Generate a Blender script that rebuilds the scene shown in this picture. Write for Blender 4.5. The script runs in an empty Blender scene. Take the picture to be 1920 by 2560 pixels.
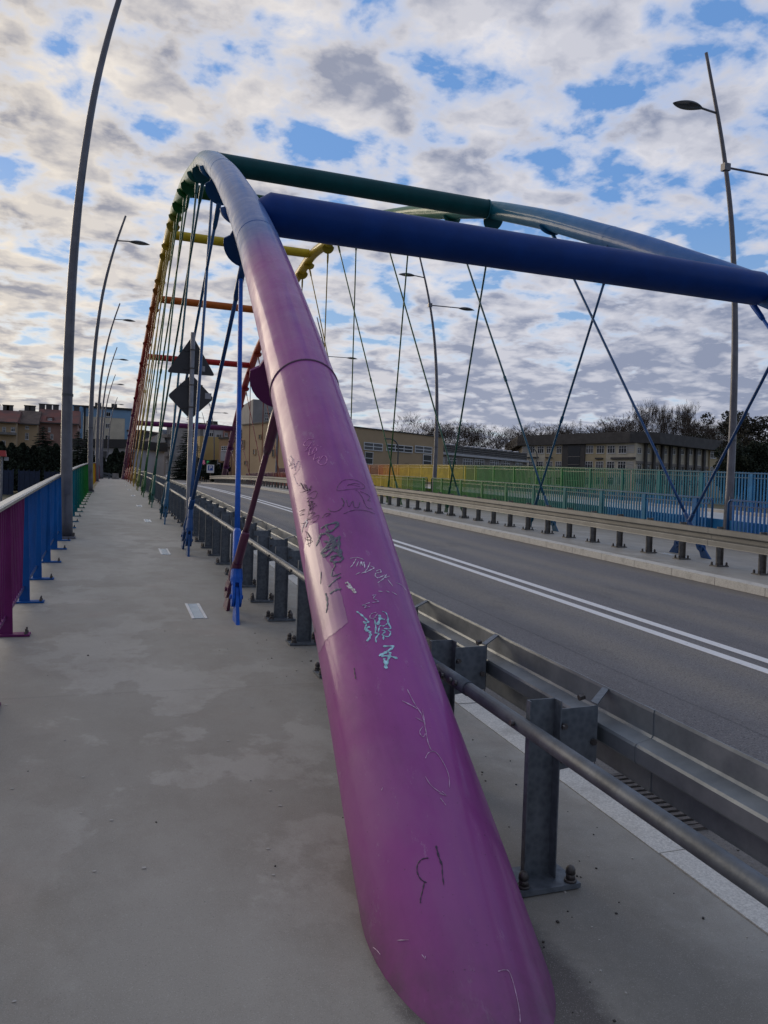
import bpy, bmesh, math, random
import numpy as np
from mathutils import Vector, Matrix
from mathutils.bvhtree import BVHTree
rnd = random.Random(7)
PI = math.pi
SC = bpy.context.scene
COL = SC.collection

# ------------------------------------------------------------------ camera
H = 1.5927
YAW, PITCH, ROLL = math.radians(19.4553), math.radians(1.2032), math.radians(1.8941)
Fv = Vector((math.sin(YAW)*math.cos(PITCH), math.cos(YAW)*math.cos(PITCH), -math.sin(PITCH)))
R0 = Vector((math.cos(YAW), -math.sin(YAW), 0)); U0 = R0.cross(Fv)
Rv = math.cos(ROLL)*R0 + math.sin(ROLL)*U0
Uv = math.cos(ROLL)*U0 - math.sin(ROLL)*R0
FPX = 1952.35
EYE = Vector((0, 0, H))
cam_d = bpy.data.cameras.new('camera'); cam = bpy.data.objects.new('camera', cam_d); COL.objects.link(cam)
m3 = Matrix((Rv, Uv, -Fv)).transposed()
cam.matrix_world = Matrix.Translation(EYE) @ m3.to_4x4()
cam_d.sensor_fit = 'VERTICAL'; cam_d.sensor_height = 36; cam_d.lens = FPX/2560*36
cam_d.clip_start = 0.05; cam_d.clip_end = 3000
SC.camera = cam

# ------------------------------------------------------------------ sky, sun, exposure
SUN_AZ, SUN_EL = math.radians(-28), math.radians(16)      # azimuth measured from +Y towards +X
sun_dir = Vector((math.sin(SUN_AZ)*math.cos(SUN_EL), math.cos(SUN_AZ)*math.cos(SUN_EL), math.sin(SUN_EL)))
W = bpy.data.worlds.new('World'); SC.world = W; W.use_nodes = True
nt = W.node_tree; nt.nodes.clear()
def N(t, **k):
    n = nt.nodes.new(t)
    for a, b in k.items(): setattr(n, a, b)
    return n
def L(a, b): nt.links.new(a, b)
def val(s, v): s.default_value = v
def math_node(op, a, b=None, c=None, clamp=False):
    n = N('ShaderNodeMath', operation=op, use_clamp=clamp)
    for i, x in enumerate((a, b, c)):
        if x is None: continue
        if isinstance(x, (int, float)): n.inputs[i].default_value = x
        else: L(x, n.inputs[i])
    return n.outputs[0]
def ramp(fac, stops, interp='LINEAR'):
    n = N('ShaderNodeValToRGB'); cr = n.color_ramp; cr.interpolation = interp
    while len(cr.elements) < len(stops): cr.elements.new(0.5)
    for e, (p, c) in zip(cr.elements, stops):
        e.position = p; e.color = (c, c, c, 1) if isinstance(c, (int, float)) else (*c, 1)
    L(fac, n.inputs[0]); return n.outputs[0]
def mixc(f, a, b, mode='MIX'):
    n = N('ShaderNodeMix', data_type='RGBA', blend_type=mode)
    for s, x in ((n.inputs[0], f), (n.inputs[6], a), (n.inputs[7], b)):
        if isinstance(x, (int, float)): s.default_value = x
        elif isinstance(x, tuple): s.default_value = (*x, 1)
        else: L(x, s)
    return n.outputs[2]
sky = N('ShaderNodeTexSky', sky_type='NISHITA', sun_disc=False)
sky.sun_elevation = SUN_EL; sky.sun_rotation = SUN_AZ; sky.air_density = 1.2; sky.ozone_density = 2.0; sky.dust_density = 0.6
tc = N('ShaderNodeTexCoord'); sep = N('ShaderNodeSeparateXYZ'); L(tc.outputs['Generated'], sep.inputs[0])
zc = math_node('ADD', math_node('MAXIMUM', sep.outputs[2], 0.0), 0.17)
px = math_node('DIVIDE', sep.outputs[0], zc); py = math_node('DIVIDE', sep.outputs[1], zc)
cmb = N('ShaderNodeCombineXYZ'); L(px, cmb.inputs[0]); L(py, cmb.inputs[1])
def noise(vec, scale, detail=6, rough=0.55, off=(0, 0, 0), dist=0.0, sc=(1, 1, 1)):
    mp = N('ShaderNodeMapping'); val(mp.inputs[1], off); val(mp.inputs[3], sc); L(vec, mp.inputs[0])
    n = N('ShaderNodeTexNoise'); val(n.inputs['Scale'], scale); val(n.inputs['Detail'], detail)
    val(n.inputs['Roughness'], rough); val(n.inputs['Distortion'], dist); L(mp.outputs[0], n.inputs['Vector'])
    return n.outputs[0]
OFF = (3.1, 7.4, 0); SX, SY = math.sin(SUN_AZ), math.cos(SUN_AZ)
n_big = noise(cmb.outputs[0], 1.1, 3, 0.5, (11.3, 2.2, 0))
n_mid = noise(cmb.outputs[0], 2.6, 4, 0.5, (1.7, 4.1, 0), 0.3)
n1 = noise(cmb.outputs[0], 6.2, 10, 0.53, OFF, 0.15)
n1b = noise(cmb.outputs[0], 6.2, 6, 0.50, (OFF[0]+0.42*SX, OFF[1]+0.42*SY, 0), 0.15)
n_fine = noise(cmb.outputs[0], 13, 6, 0.60, (5, 1, 0), 0.4)
def centred(a, k): return math_node('MULTIPLY', math_node('SUBTRACT', a, 0.5), k)
dens = math_node('ADD', math_node('ADD', n1, centred(n_big, 0.34)), math_node('ADD', centred(n_mid, 0.36), centred(n_fine, 0.17)))
# the west (left) is more overcast; a low bank lies over the wooded slope
dens = math_node('SUBTRACT', dens, math_node('MULTIPLY', math_node('ADD', sep.outputs[0], -0.28), 0.14))
bank = math_node('MULTIPLY', ramp(sep.outputs[2], [(0.03, 0.0), (0.07, 1.0), (0.15, 1.0), (0.25, 0.0)]), ramp(sep.outputs[0], [(0.20, 0.0), (0.45, 1.0)]))
dens = math_node('ADD', dens, math_node('MULTIPLY', bank, 0.16))
cover = ramp(dens, [(0.375, 0.0), (0.45, 0.5), (0.53, 1.0)])
thick = ramp(dens, [(0.44, 0.0), (0.61, 1.0)])
relief = math_node('ADD', math_node('MULTIPLY', math_node('SUBTRACT', n1, n1b), 2.8), 0.5, clamp=True)
sdot = N('ShaderNodeVectorMath', operation='DOT_PRODUCT'); L(tc.outputs['Generated'], sdot.inputs[0]); val(sdot.inputs[1], tuple(sun_dir))
glow = math_node('POWER', math_node('MAXIMUM', sdot.outputs['Value'], 0.0), 4.0)
lit = mixc(glow, (0.88, 0.88, 0.95), (1.20, 1.05, 0.82))
shade = mixc(glow, (0.30, 0.345, 0.48), (0.37, 0.36, 0.39))
sh_f = math_node('MULTIPLY', thick, math_node('SUBTRACT', 1.45, relief), clamp=True)
cloud_c = mixc(sh_f, lit, shade)
hz = ramp(sep.outputs[2], [(0.0, 1.0), (0.07, 0.30), (0.16, 0.0)])
cloud_c = mixc(math_node('MULTIPLY', hz, 0.45), cloud_c, mixc(glow, (0.62, 0.66, 0.75), (1.12, 0.96, 0.62)))
away = ramp(math_node('ADD', math_node('MULTIPLY', sdot.outputs['Value'], 0.5), 0.5), [(0.0, 0.55), (0.80, 1.0)])
cloud_c = mixc(1.0, cloud_c, away, 'MULTIPLY')
bg1 = N('ShaderNodeBackground'); val(bg1.inputs[1], 0.085)
clear = mixc(0.62, sky.outputs[0], mixc(ramp(sep.outputs[2], [(0.0, 0.0), (0.35, 1.0)]), (5.2, 7.2, 9.4), (1.7, 4.0, 9.0)))
L(mixc(math_node('MULTIPLY', math_node('MULTIPLY', glow, hz), 0.9), clear, (10.0, 9.0, 6.4)), bg1.inputs[0])
bg2 = N('ShaderNodeBackground'); val(bg2.inputs[1], 0.86); L(cloud_c, bg2.inputs[0])
mxs = N('ShaderNodeMixShader'); L(cover, mxs.inputs[0]); L(bg1.outputs[0], mxs.inputs[1]); L(bg2.outputs[0], mxs.inputs[2])
wo = N('ShaderNodeOutputWorld'); L(mxs.outputs[0], wo.inputs[0])

sd = bpy.data.lights.new('sun', 'SUN'); sd.energy = 1.1; sd.angle = math.radians(30); sd.color = (1.0, 0.84, 0.64)
so = bpy.data.objects.new('sun', sd); COL.objects.link(so)
so.rotation_euler = (-sun_dir).to_track_quat('-Z', 'Y').to_euler()
SC.view_settings.view_transform = 'Standard'; SC.view_settings.look = 'None'
SC.view_settings.exposure = 0.15; SC.view_settings.gamma = 1; SC.view_settings.use_curve_mapping = False

# ------------------------------------------------------------------ measuring helpers
G_, K_ = 0.05182879, 0.0002861
def deck(y):
    if y < 0: return G_*y*0.6
    if y <= 84: return G_*y - K_*y*y
    return 2.335 + 0.027*min(y-84, 160)
def ray(px, py): return Fv + Rv*((px-960)/FPX) - Uv*((py-1280)/FPX)
def at_y(px, py, y): d = ray(px, py); return EYE + d*(y/d.y)
def proj(P):
    d = Vector(P)-EYE; z = d.dot(Fv); return (960+FPX*d.dot(Rv)/z, 1280-FPX*d.dot(Uv)/z)
def at_h(px, py, h):
    d = ray(px, py); t = 0.5
    while t < 140:
        P = EYE + d*t
        if P.z-h-deck(P.y) < 0: return P
        t += 0.004 if t < 20 else 0.02
    return P

# ------------------------------------------------------------------ object helpers
class MB:
    def __init__(s): s.v = []; s.f = []
    def quad_box(s, c, sx, sy, sz, rot=None):
        o = len(s.v)
        for dx in (-.5, .5):
            for dy in (-.5, .5):
                for dz in (-.5, .5):
                    p = Vector((dx*sx, dy*sy, dz*sz))
                    if rot is not None: p = rot @ p
                    s.v.append(tuple(Vector(c)+p))
        for f in ((0,1,3,2),(4,6,7,5),(0,4,5,1),(2,3,7,6),(0,2,6,4),(1,5,7,3)): s.f.append(tuple(o+i for i in f))
        return s
    def hexa(s, p):   # 8 points: bottom 4, top 4
        o = len(s.v); s.v += [tuple(q) for q in p]
        for f in ((3,2,1,0),(4,5,6,7),(0,1,5,4),(1,2,6,5),(2,3,7,6),(3,0,4,7)): s.f.append(tuple(o+i for i in f))
        return s
    def tube(s, pts, r, n=12, cap=True):
        pts = [Vector(p) for p in pts]; rs = r if isinstance(r, (list, tuple)) else [r]*len(pts)
        o = len(s.v); up = None
        for i, p in enumerate(pts):
            t = (pts[min(i+1, len(pts)-1)]-pts[max(i-1, 0)]).normalized()
            if up is None: up = Vector((1, 0, 0)) if abs(t.x) < .9 else Vector((0, 0, 1))
            a = (up - t*up.dot(t)).normalized(); up = a; b = t.cross(a)
            for k in range(n):
                an = 2*PI*k/n; s.v.append(tuple(p + (a*math.cos(an)+b*math.sin(an))*rs[i]))
        for i in range(len(pts)-1):
            for k in range(n):
                s.f.append((o+i*n+k, o+i*n+(k+1) % n, o+(i+1)*n+(k+1) % n, o+(i+1)*n+k))
        if cap:
            s.f.append(tuple(o+k for k in range(n))[::-1]); s.f.append(tuple(o+(len(pts)-1)*n+k for k in range(n)))
        return s
    def sweep(s, prof, path, closed=True, cap=True):
        """prof: list of (dx,dz); path: list of points along Y"""
        o = len(s.v); n = len(prof)
        for p in path:
            for (a, b) in prof: s.v.append((p[0]+a, p[1], p[2]+b))
        for i in range(len(path)-1):
            for k in range(n if closed else n-1):
                s.f.append((o+i*n+k, o+i*n+(k+1) % n, o+(i+1)*n+(k+1) % n, o+(i+1)*n+k))
        if closed and cap:
            s.f.append(tuple(o+k for k in range(n))[::-1]); s.f.append(tuple(o+(len(path)-1)*n+k for k in range(n)))
        return s
    def poly(s, pts): o = len(s.v); s.v += [tuple(p) for p in pts]; s.f.append(tuple(range(o, o+len(pts)))); return s
    def prism(s, pts, vec):
        o = len(s.v); n = len(pts); vec = Vector(vec)
        s.v += [tuple(Vector(p)) for p in pts] + [tuple(Vector(p)+vec) for p in pts]
        s.f.append(tuple(range(o, o+n))); s.f.append(tuple(range(o+2*n-1, o+n-1, -1)))
        for k in range(n): s.f.append((o+k, o+(k+1) % n, o+n+(k+1) % n, o+n+k)[::-1])
        return s
    def mesh(s, name, mat, smooth=False):
        me = bpy.data.meshes.new(name); me.from_pydata(s.v, [], s.f)
        if mat: me.materials.append(mat)
        if smooth:
            for p in me.polygons: p.use_smooth = (smooth != 'sides' or len(p.vertices) <= 4)
        me.update()
        bm = bmesh.new(); bm.from_mesh(me); bmesh.ops.recalc_face_normals(bm, faces=bm.faces); bm.to_mesh(me); bm.free()
        return me
    def build(s, name, mat, parent=None, smooth=False, loc=None):
        return link(name, s.mesh(name, mat, smooth), parent, loc)
def link(name, me, parent=None, loc=None, rot=None):
    o = bpy.data.objects.new(name, me); COL.objects.link(o)
    if parent is not None:
        o.parent = parent
        o.matrix_parent_inverse = parent_world(parent).inverted()
    if loc is not None: o.location = loc
    if rot is not None: o.rotation_euler = rot
    return o
def parent_world(p):
    mw = p.matrix_basis.copy()
    if p.parent is not None: mw = parent_world(p.parent) @ p.matrix_parent_inverse @ mw
    return mw
def empty(name, loc=(0, 0, 0)):
    o = bpy.data.objects.new(name, None); COL.objects.link(o); o.location = loc; o.empty_display_size = .2; return o
def tag(o, label=None, cat=None, group=None, kind=None):
    if label: o['label'] = label
    if cat: o['category'] = cat
    if group: o['group'] = group
    if kind: o['kind'] = kind
    return o
def thing(name, label, cat, loc=(0, 0, 0), group=None): return tag(empty(name, loc), label, cat, group)
def copy_tree(o, parent=None):
    c = o.copy(); COL.objects.link(c)
    if parent is not None: c.parent = parent; c.matrix_parent_inverse = o.matrix_parent_inverse.copy()
    for ch in list(o.children): copy_tree(ch, c)
    return c

# ------------------------------------------------------------------ materials
def mat(name, col, rough=.6, metal=0., coat=0., spec=.5, var=0., vscale=6., bump=0., bscale=60., col2=None, thr=(.4, .65), coat_rough=.08, stretch=(1, 1, 1)):
    m = bpy.data.materials.new(name); m.use_nodes = True; t = m.node_tree; b = t.nodes['Principled BSDF']
    b.inputs['Base Color'].default_value = (*col, 1); b.inputs['Roughness'].default_value = rough
    b.inputs['Metallic'].default_value = metal; b.inputs['Coat Weight'].default_value = coat; b.inputs['Coat Roughness'].default_value = coat_rough
    b.inputs['Specular IOR Level'].default_value = spec
    g = t.nodes.new('ShaderNodeNewGeometry')
    mp = t.nodes.new('ShaderNodeMapping'); mp.inputs[3].default_value = stretch; t.links.new(g.outputs['Position'], mp.inputs[0])
    if var > 0 or col2:
        n = t.nodes.new('ShaderNodeTexNoise'); n.inputs['Scale'].default_value = vscale; n.inputs['Detail'].default_value = 8; n.inputs['Roughness'].default_value = .62
        t.links.new(mp.outputs[0], n.inputs['Vector'])
        r = t.nodes.new('ShaderNodeValToRGB'); r.color_ramp.elements[0].position = thr[0]; r.color_ramp.elements[1].position = thr[1]
        c2 = col2 or tuple(min(1, c*(1+var)) for c in col)
        c1 = col if col2 else tuple(c*(1-var) for c in col)
        r.color_ramp.elements[0].color = (*c1, 1); r.color_ramp.elements[1].color = (*c2, 1)
        t.links.new(n.outputs[0], r.inputs[0]); t.links.new(r.outputs[0], b.inputs['Base Color'])
    if bump > 0:
        n = t.nodes.new('ShaderNodeTexNoise'); n.inputs['Scale'].default_value = bscale; n.inputs['Detail'].default_value = 5
        t.links.new(g.outputs['Position'], n.inputs['Vector'])
        bp = t.nodes.new('ShaderNodeBump'); bp.inputs['Strength'].default_value = bump; bp.inputs['Distance'].default_value = .01
        t.links.new(n.outputs[0], bp.inputs['Height']); t.links.new(bp.outputs[0], b.inputs['Normal'])
    return m
class G:     # tiny node graph helper for layered surface materials
    def __init__(s, name):
        s.m = bpy.data.materials.new(name); s.m.use_nodes = True; s.t = s.m.node_tree; s.b = s.t.nodes['Principled BSDF']
        s.geo = s.t.nodes.new('ShaderNodeNewGeometry'); s.pos = s.geo.outputs['Position']
        sp = s.t.nodes.new('ShaderNodeSeparateXYZ'); s.t.links.new(s.pos, sp.inputs[0]); s.x, s.y, s.z = sp.outputs
    def mp(s, sc=(1, 1, 1), off=(0, 0, 0)):
        n = s.t.nodes.new('ShaderNodeMapping'); n.inputs[3].default_value = sc; n.inputs[1].default_value = off; s.t.links.new(s.pos, n.inputs[0]); return n.outputs[0]
    def noise(s, scale, detail=6, rough=.6, sc=(1, 1, 1), off=(0, 0, 0), dist=0):
        n = s.t.nodes.new('ShaderNodeTexNoise'); n.inputs['Scale'].default_value = scale; n.inputs['Detail'].default_value = detail
        n.inputs['Roughness'].default_value = rough; n.inputs['Distortion'].default_value = dist; s.t.links.new(s.mp(sc, off), n.inputs['Vector']); return n.outputs[0]
    def voro(s, scale, feat='F1', rnd_=1.):
        n = s.t.nodes.new('ShaderNodeTexVoronoi'); n.feature = feat; n.inputs['Scale'].default_value = scale; n.inputs['Randomness'].default_value = rnd_
        s.t.links.new(s.pos, n.inputs['Vector']); return n
    def ramp(s, f, stops, interp='LINEAR'):
        n = s.t.nodes.new('ShaderNodeValToRGB'); cr = n.color_ramp; cr.interpolation = interp
        while len(cr.elements) < len(stops): cr.elements.new(.5)
        for e, (p, c) in zip(cr.elements, stops): e.position = p; e.color = (c, c, c, 1) if isinstance(c, (int, float)) else (*c, 1)
        s.t.links.new(f, n.inputs[0]); return n.outputs[0]
    def mix(s, f, a, b, mode='MIX'):
        n = s.t.nodes.new('ShaderNodeMix'); n.data_type = 'RGBA'; n.blend_type = mode
        for q, x in ((n.inputs[0], f), (n.inputs[6], a), (n.inputs[7], b)):
            if isinstance(x, (int, float)): q.default_value = x
            elif isinstance(x, tuple): q.default_value = (*x, 1)
            else: s.t.links.new(x, q)
        return n.outputs[2]
    def math(s, op, a, b=0., clamp=False):
        n = s.t.nodes.new('ShaderNodeMath'); n.operation = op; n.use_clamp = clamp
        for q, x in ((n.inputs[0], a), (n.inputs[1], b)):
            if isinstance(x, (int, float)): q.default_value = x
            else: s.t.links.new(x, q)
        return n.outputs[0]
    def out(s, color=None, rough=None, bump=None, bs=.3, bd=.01, **k):
        if color is not None: s.t.links.new(color, s.b.inputs['Base Color'])
        if isinstance(rough, (int, float)): s.b.inputs['Roughness'].default_value = rough
        elif rough is not None: s.t.links.new(rough, s.b.inputs['Roughness'])
        if bump is not None:
            bp = s.t.nodes.new('ShaderNodeBump'); bp.inputs['Strength'].default_value = bs; bp.inputs['Distance'].default_value = bd
            s.t.links.new(bump, bp.inputs['Height']); s.t.links.new(bp.outputs[0], s.b.inputs['Normal'])
        for a, v in k.items(): s.b.inputs[a].default_value = v
        return s.m

STOPS = [(0, (.272, .046, .232)), (7.6, (.265, .055, .24)), (8.6, (.004, .075, .28)), (13.5, (.005, .095, .31)), (16.5, (.008, .14, .32)), (19.5, (.004, .12, .17)),
         (24, (.005, .13, .07)), (28, (.010, .14, .022)), (34, (.014, .15, .018)), (36.5, (.46, .35, .02)), (43, (.52, .35, .018)), (48, (.42, .11, .014)),
         (53, (.38, .07, .012)), (58, (.34, .018, .016)), (64, (.30, .014, .022)), (68.5, (.12, .018, .09)), (80, (.12, .018, .09))]
def rcol(y):
    y = max(0, min(80, y))
    for (a, ca), (b, cb) in zip(STOPS, STOPS[1:]):
        if a <= y <= b:
            t = (y-a)/(b-a); return tuple(ca[i]*(1-t)+cb[i]*t for i in range(3))
def cname(y):
    for lim, n in ((8, 'purple'), (15.5, 'blue'), (21, 'teal blue'), (24.5, 'teal'), (33, 'green'), (35.5, 'yellow green'), (46, 'yellow'), (55.5, 'orange'), (66, 'red')):
        if y < lim: return n
    return 'purple'
PM = {}
def paint(y, rough=.36):
    k = round(y/1.5)
    if y < 8.5: k = 3
    if k not in PM:
        yy = k*1.5 if k > 5 else 3
        c = rcol(yy); c = (.15, .018, .115) if yy < 8 else tuple(v*(1.1 if yy < 34 else 1.) for v in c)
        PM[k] = mat('painted_steel_%s' % cname(yy).replace(' ', '_'), c, .55, coat=.05, var=.15, vscale=3, coat_rough=.25, spec=.22)
    return PM[k]
def rainbow(name, rough, coat, arch=False, k=1.):
    g = G(name)
    f = g.math('DIVIDE', g.y, 80.0)
    base = g.ramp(f, [(p/80, tuple(k*v for v in c)) for p, c in STOPS])
    n = g.noise(1.7, 7, .65, (1, .5, 1)); base = g.mix(g.ramp(n, [(.38, 0.), (.68, .55)]), base, g.mix(1., base, (1.35, 1.2, 1.25), 'MULTIPLY'))
    # washed-off, faded patches and grime smears
    n2 = g.noise(5, 9, .75, (1, .25, .35)); base = g.mix(g.ramp(n2, [(.50, 0.), (.72, .30)]), base, g.mix(1., base, (.42, .42, .42), 'MULTIPLY'))
    if arch:
        pz = g.math('SUBTRACT', 1., g.math('MULTIPLY', g.math('SUBTRACT', g.y, 7.), .5, clamp=True), clamp=True)
        sc_ = g.noise(14, 8, .8, (1, .35, .35), (2, 5, 1)); base = g.mix(g.math('MULTIPLY', pz, g.ramp(sc_, [(.60, 0.), (.66, .35)])), base, (.40, .26, .38))
        cl = g.noise(2.2, 5, .6, (1, .6, .6), (7, 1, 1)); base = g.mix(g.math('MULTIPLY', pz, g.ramp(cl, [(.50, 0.), (.60, .28)])), base, (.30, .13, .27))
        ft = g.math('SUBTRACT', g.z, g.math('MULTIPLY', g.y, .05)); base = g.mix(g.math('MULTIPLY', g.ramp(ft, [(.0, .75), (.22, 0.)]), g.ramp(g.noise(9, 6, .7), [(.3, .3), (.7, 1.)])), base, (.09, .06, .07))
    n3 = g.noise(90, 3, .5); base = g.mix(g.ramp(n3, [(.70, 0.), (.76, .6)]), base, (.06, .03, .05))
    rr = g.ramp(g.noise(3.5, 6, .7), [(.3, rough*.8), (.7, rough*1.35)])
    g.b.inputs['Coat Weight'].default_value = coat; g.b.inputs['Coat Roughness'].default_value = .13; g.b.inputs['Specular IOR Level'].default_value = .32
    return g.out(base, rr, g.noise(9, 5, .6), .05, .01)
M = {}
M['arch'] = rainbow('rainbow_gloss_paint', .55, .30, True)
M['plate'] = rainbow('rainbow_plate_paint', .55, 0., k=.55)  # arch rainbow darkened: shading of the gusset plates put into the colour
M['stay'] = rainbow('rainbow_stay_paint', .42, .2, k=.55)
def walk_mat():
    g = G('worn_walkway_coating')
    col = g.mix(g.ramp(g.noise(.9, 6, .6, (1, .5, 1)), [(.35, 0.), (.7, 1.)]), (.268, .252, .214), (.345, .325, .282))
    # abraded pale islands on the walked line
    a = g.ramp(g.noise(1.5, 9, .62, (1, .8, 1), (4, 2, 0)), [(.52, 0.), (.555, 1.)])
    b = g.ramp(g.noise(.55, 2, .5, (1, .3, 1), (1, 9, 0)), [(.42, 0.), (.6, 1.)])
    col = g.mix(g.math('MULTIPLY', g.math('MULTIPLY', a, b), .45), col, (.47, .45, .40))
    col = g.mix(g.ramp(g.noise(1.3, 5, .6, (1, 1, 1), (40, 2, 0)), [(.58, 0.), (.75, .35)]), col, (.36, .28, .235))
    dirt = g.ramp(g.noise(2.2, 9, .75, (1, .7, 1), (9, 9, 0)), [(.46, 0.), (.70, .6)])
    col = g.mix(dirt, col, (.225, .202, .165))
    # road dirt that gathers along the posts and round the arch foot
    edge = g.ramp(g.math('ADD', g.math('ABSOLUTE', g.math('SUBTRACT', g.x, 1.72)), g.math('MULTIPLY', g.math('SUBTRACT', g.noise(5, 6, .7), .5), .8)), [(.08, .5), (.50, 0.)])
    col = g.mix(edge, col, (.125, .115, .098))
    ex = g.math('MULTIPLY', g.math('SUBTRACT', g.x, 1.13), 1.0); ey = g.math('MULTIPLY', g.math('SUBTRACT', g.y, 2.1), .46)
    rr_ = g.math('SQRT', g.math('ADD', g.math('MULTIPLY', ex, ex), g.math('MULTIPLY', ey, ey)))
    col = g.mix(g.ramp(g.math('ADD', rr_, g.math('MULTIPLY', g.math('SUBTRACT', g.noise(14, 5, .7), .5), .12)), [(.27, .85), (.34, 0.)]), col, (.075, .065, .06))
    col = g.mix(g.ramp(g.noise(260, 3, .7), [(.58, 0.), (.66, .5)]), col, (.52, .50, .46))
    col = g.mix(g.ramp(g.noise(200, 3, .7, off=(3, 3, 3)), [(.59, 0.), (.68, .5)]), col, (.11, .105, .095))
    # transverse day joints and crack
    jy = g.ramp(g.math('ABSOLUTE', g.math('SUBTRACT', g.math('FRACT', g.math('DIVIDE', g.math('ADD', g.y, g.math('MULTIPLY', g.noise(1.4, 4, .6), .03)), 5.45)), .97)), [(.0, .12), (.0022, 0.)])
    col = g.mix(jy, col, (.05, .05, .045))
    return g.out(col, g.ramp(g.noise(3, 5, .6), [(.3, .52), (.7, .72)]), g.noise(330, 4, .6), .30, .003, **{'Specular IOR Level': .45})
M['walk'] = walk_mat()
def road_mat():
    g = G('worn_asphalt')
    col = g.mix(g.ramp(g.noise(1.2, 6, .6, (1, .25, 1)), [(.3, 0.), (.7, 1.)]), (.135, .131, .137), (.195, .187, .187))
    st = g.ramp(g.math('PINGPONG', g.math('ADD', g.x, g.math('MULTIPLY', g.noise(.5, 4, .6, (1, .3, 1)), .5)), 1.05), [(.30, 0.), (.62, 1.), (.75, 1.), (1., .2)])
    col = g.mix(g.math('MULTIPLY', st, .42), col, (.29, .255, .195))
    col = g.mix(g.ramp(g.noise(75, 4, .85), [(.54, 0.), (.64, .75)]), col, (.33, .33, .34))
    col = g.mix(g.ramp(g.noise(65, 4, .85, off=(8, 1, 0)), [(.52, 0.), (.62, .8)]), col, (.035, .035, .04))
    seam = g.ramp(g.math('ABSOLUTE', g.math('SUBTRACT', g.math('ADD', g.x, g.math('MULTIPLY', g.noise(.8, 4, .6), .08)), 4.18)), [(.0, .35), (.010, .35), (.018, 0.)])
    col = g.mix(seam, col, (.045, .045, .048))
    col = g.mix(g.ramp(g.noise(1.1, 8, .75, (1, .35, 1), (3, 7, 0)), [(.56, 0.), (.70, .55)]), col, (.075, .072, .076))
    # dust along both kerbs
    e1 = g.ramp(g.x, [(0, 0.), (1, 0.)]);
    d = g.math('MINIMUM', g.math('SUBTRACT', g.x, 2.5), g.math('SUBTRACT', 9.0, g.x))
    dd = g.ramp(g.math('ADD', d, g.math('MULTIPLY', g.math('SUBTRACT', g.noise(4, 5, .6), .5), .35)), [(.0, .85), (.45, 0.)])
    col = g.mix(dd, col, (.135, .12, .10))
    return g.out(col, .78, g.noise(180, 4, .75), .6, .006, **{'Specular IOR Level': .35})
M['road'] = road_mat()
def granite(name, c0, c1):
    g = G(name); col = g.mix(g.ramp(g.noise(90, 4, .8), [(.4, 0.), (.6, 1.)]), c0, c1)
    col = g.mix(g.ramp(g.noise(4, 6, .7), [(.5, 0.), (.75, .5)]), col, (.16, .145, .12))
    return g.out(col, .8, g.noise(120, 4, .7), .35, .004)
M['kerb'] = granite('kerb_granite', (.48, .465, .425), (.70, .68, .62))
def galv_mat():
    g = G('weathered_galvanised_steel')
    v = g.voro(38); col = g.ramp(g.math('ADD', g.math('MULTIPLY', v.outputs['Distance'], .5), g.noise(9, 6, .7)), [(.35, (.070, .085, .102)), (.95, (.155, .175, .20))])
    col = g.mix(g.ramp(g.noise(2.5, 8, .75, (1, 1, .3)), [(.52, 0.), (.72, .6)]), col, (.055, .052, .072))
    rr = g.ramp(g.noise(11, 5, .7), [(.3, .38), (.7, .62)])
    return g.out(col, rr, g.noise(40, 5, .6), .12, .004, **{'Metallic': .45})
M['galv'] = galv_mat()
M['galv_beam'] = mat('light_galvanised_beam', (.125, .145, .165), .45, .4, col2=(.22, .245, .265), vscale=5, thr=(.35, .65), bump=.12, bscale=25)
M['tube'] = mat('dull_blue_grey_tube', (.085, .100, .120), .5, .3, var=.25, vscale=9, bump=.1)
M['far_beam'] = mat('far_galvanised_beam', (.20, .20, .19), .5, .3, var=.12, vscale=2)
M['galv_warm'] = mat('dusty_galvanised_posts', (.15, .142, .13), .6, .2, var=.25, vscale=12, bump=.1)
M['bolt'] = mat('dull_bolt_steel', (.11, .10, .095), .5, .6, var=.3, vscale=40)
M['bolt_red'] = mat('red_painted_bolt', (.35, .02, .02), .5)
M['pole'] = mat('grey_lamp_pole_coating', (.115, .115, .135), .42, .25, coat=.2, var=.18, vscale=4)
M['lum_dark'] = mat('lamp_housing', (.07, .075, .08), .4, .3)
M['lum_glass'] = mat('lamp_lens', (.07, .07, .075), .12, spec=.8)
M['line'] = mat('white_road_paint', (.74, .74, .74), .6, col2=(.42, .42, .42), thr=(.58, .72), vscale=22, bump=.2)
M['concrete'] = mat('pale_concrete', (.42, .40, .37), .55, var=.15, vscale=3, bump=.15)
M['dark_conc'] = mat('weathered_concrete', (.17, .16, .15), .8, var=.3, vscale=2)
M['path'] = mat('pale_cycle_path_coating', (.55, .54, .51), .3, var=.08, vscale=1)
M['sign_back'] = mat('grey_sign_back', (.055, .055, .06), .55, .3, var=.1)
M['sign_post'] = mat('grey_sign_post', (.22, .22, .235), .5, .3, var=.15, vscale=8)
M['sticker'] = mat('pale_sticker', (.32, .32, .34), .5)
M['white'] = mat('white_enamel', (.72, .72, .72), .45)
M['strip_frame'] = mat('white_strip_frame', (.75, .75, .73), .5, var=.15, vscale=30)
M['strip_glass'] = mat('milky_floor_glass', (.42, .50, .54), .25, var=.05)
M['iron'] = mat('cast_iron_grate', (.10, .085, .075), .7, .3, var=.3, vscale=30, bump=.3)
M['shaft_shade'] = mat('painted_shaft_shade', (.012, .011, .01), .9)
M['grass'] = mat('dull_spring_grass', (.055, .06, .026), .95, col2=(.10, .085, .05), vscale=.6, bump=.5, bscale=8)
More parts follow.
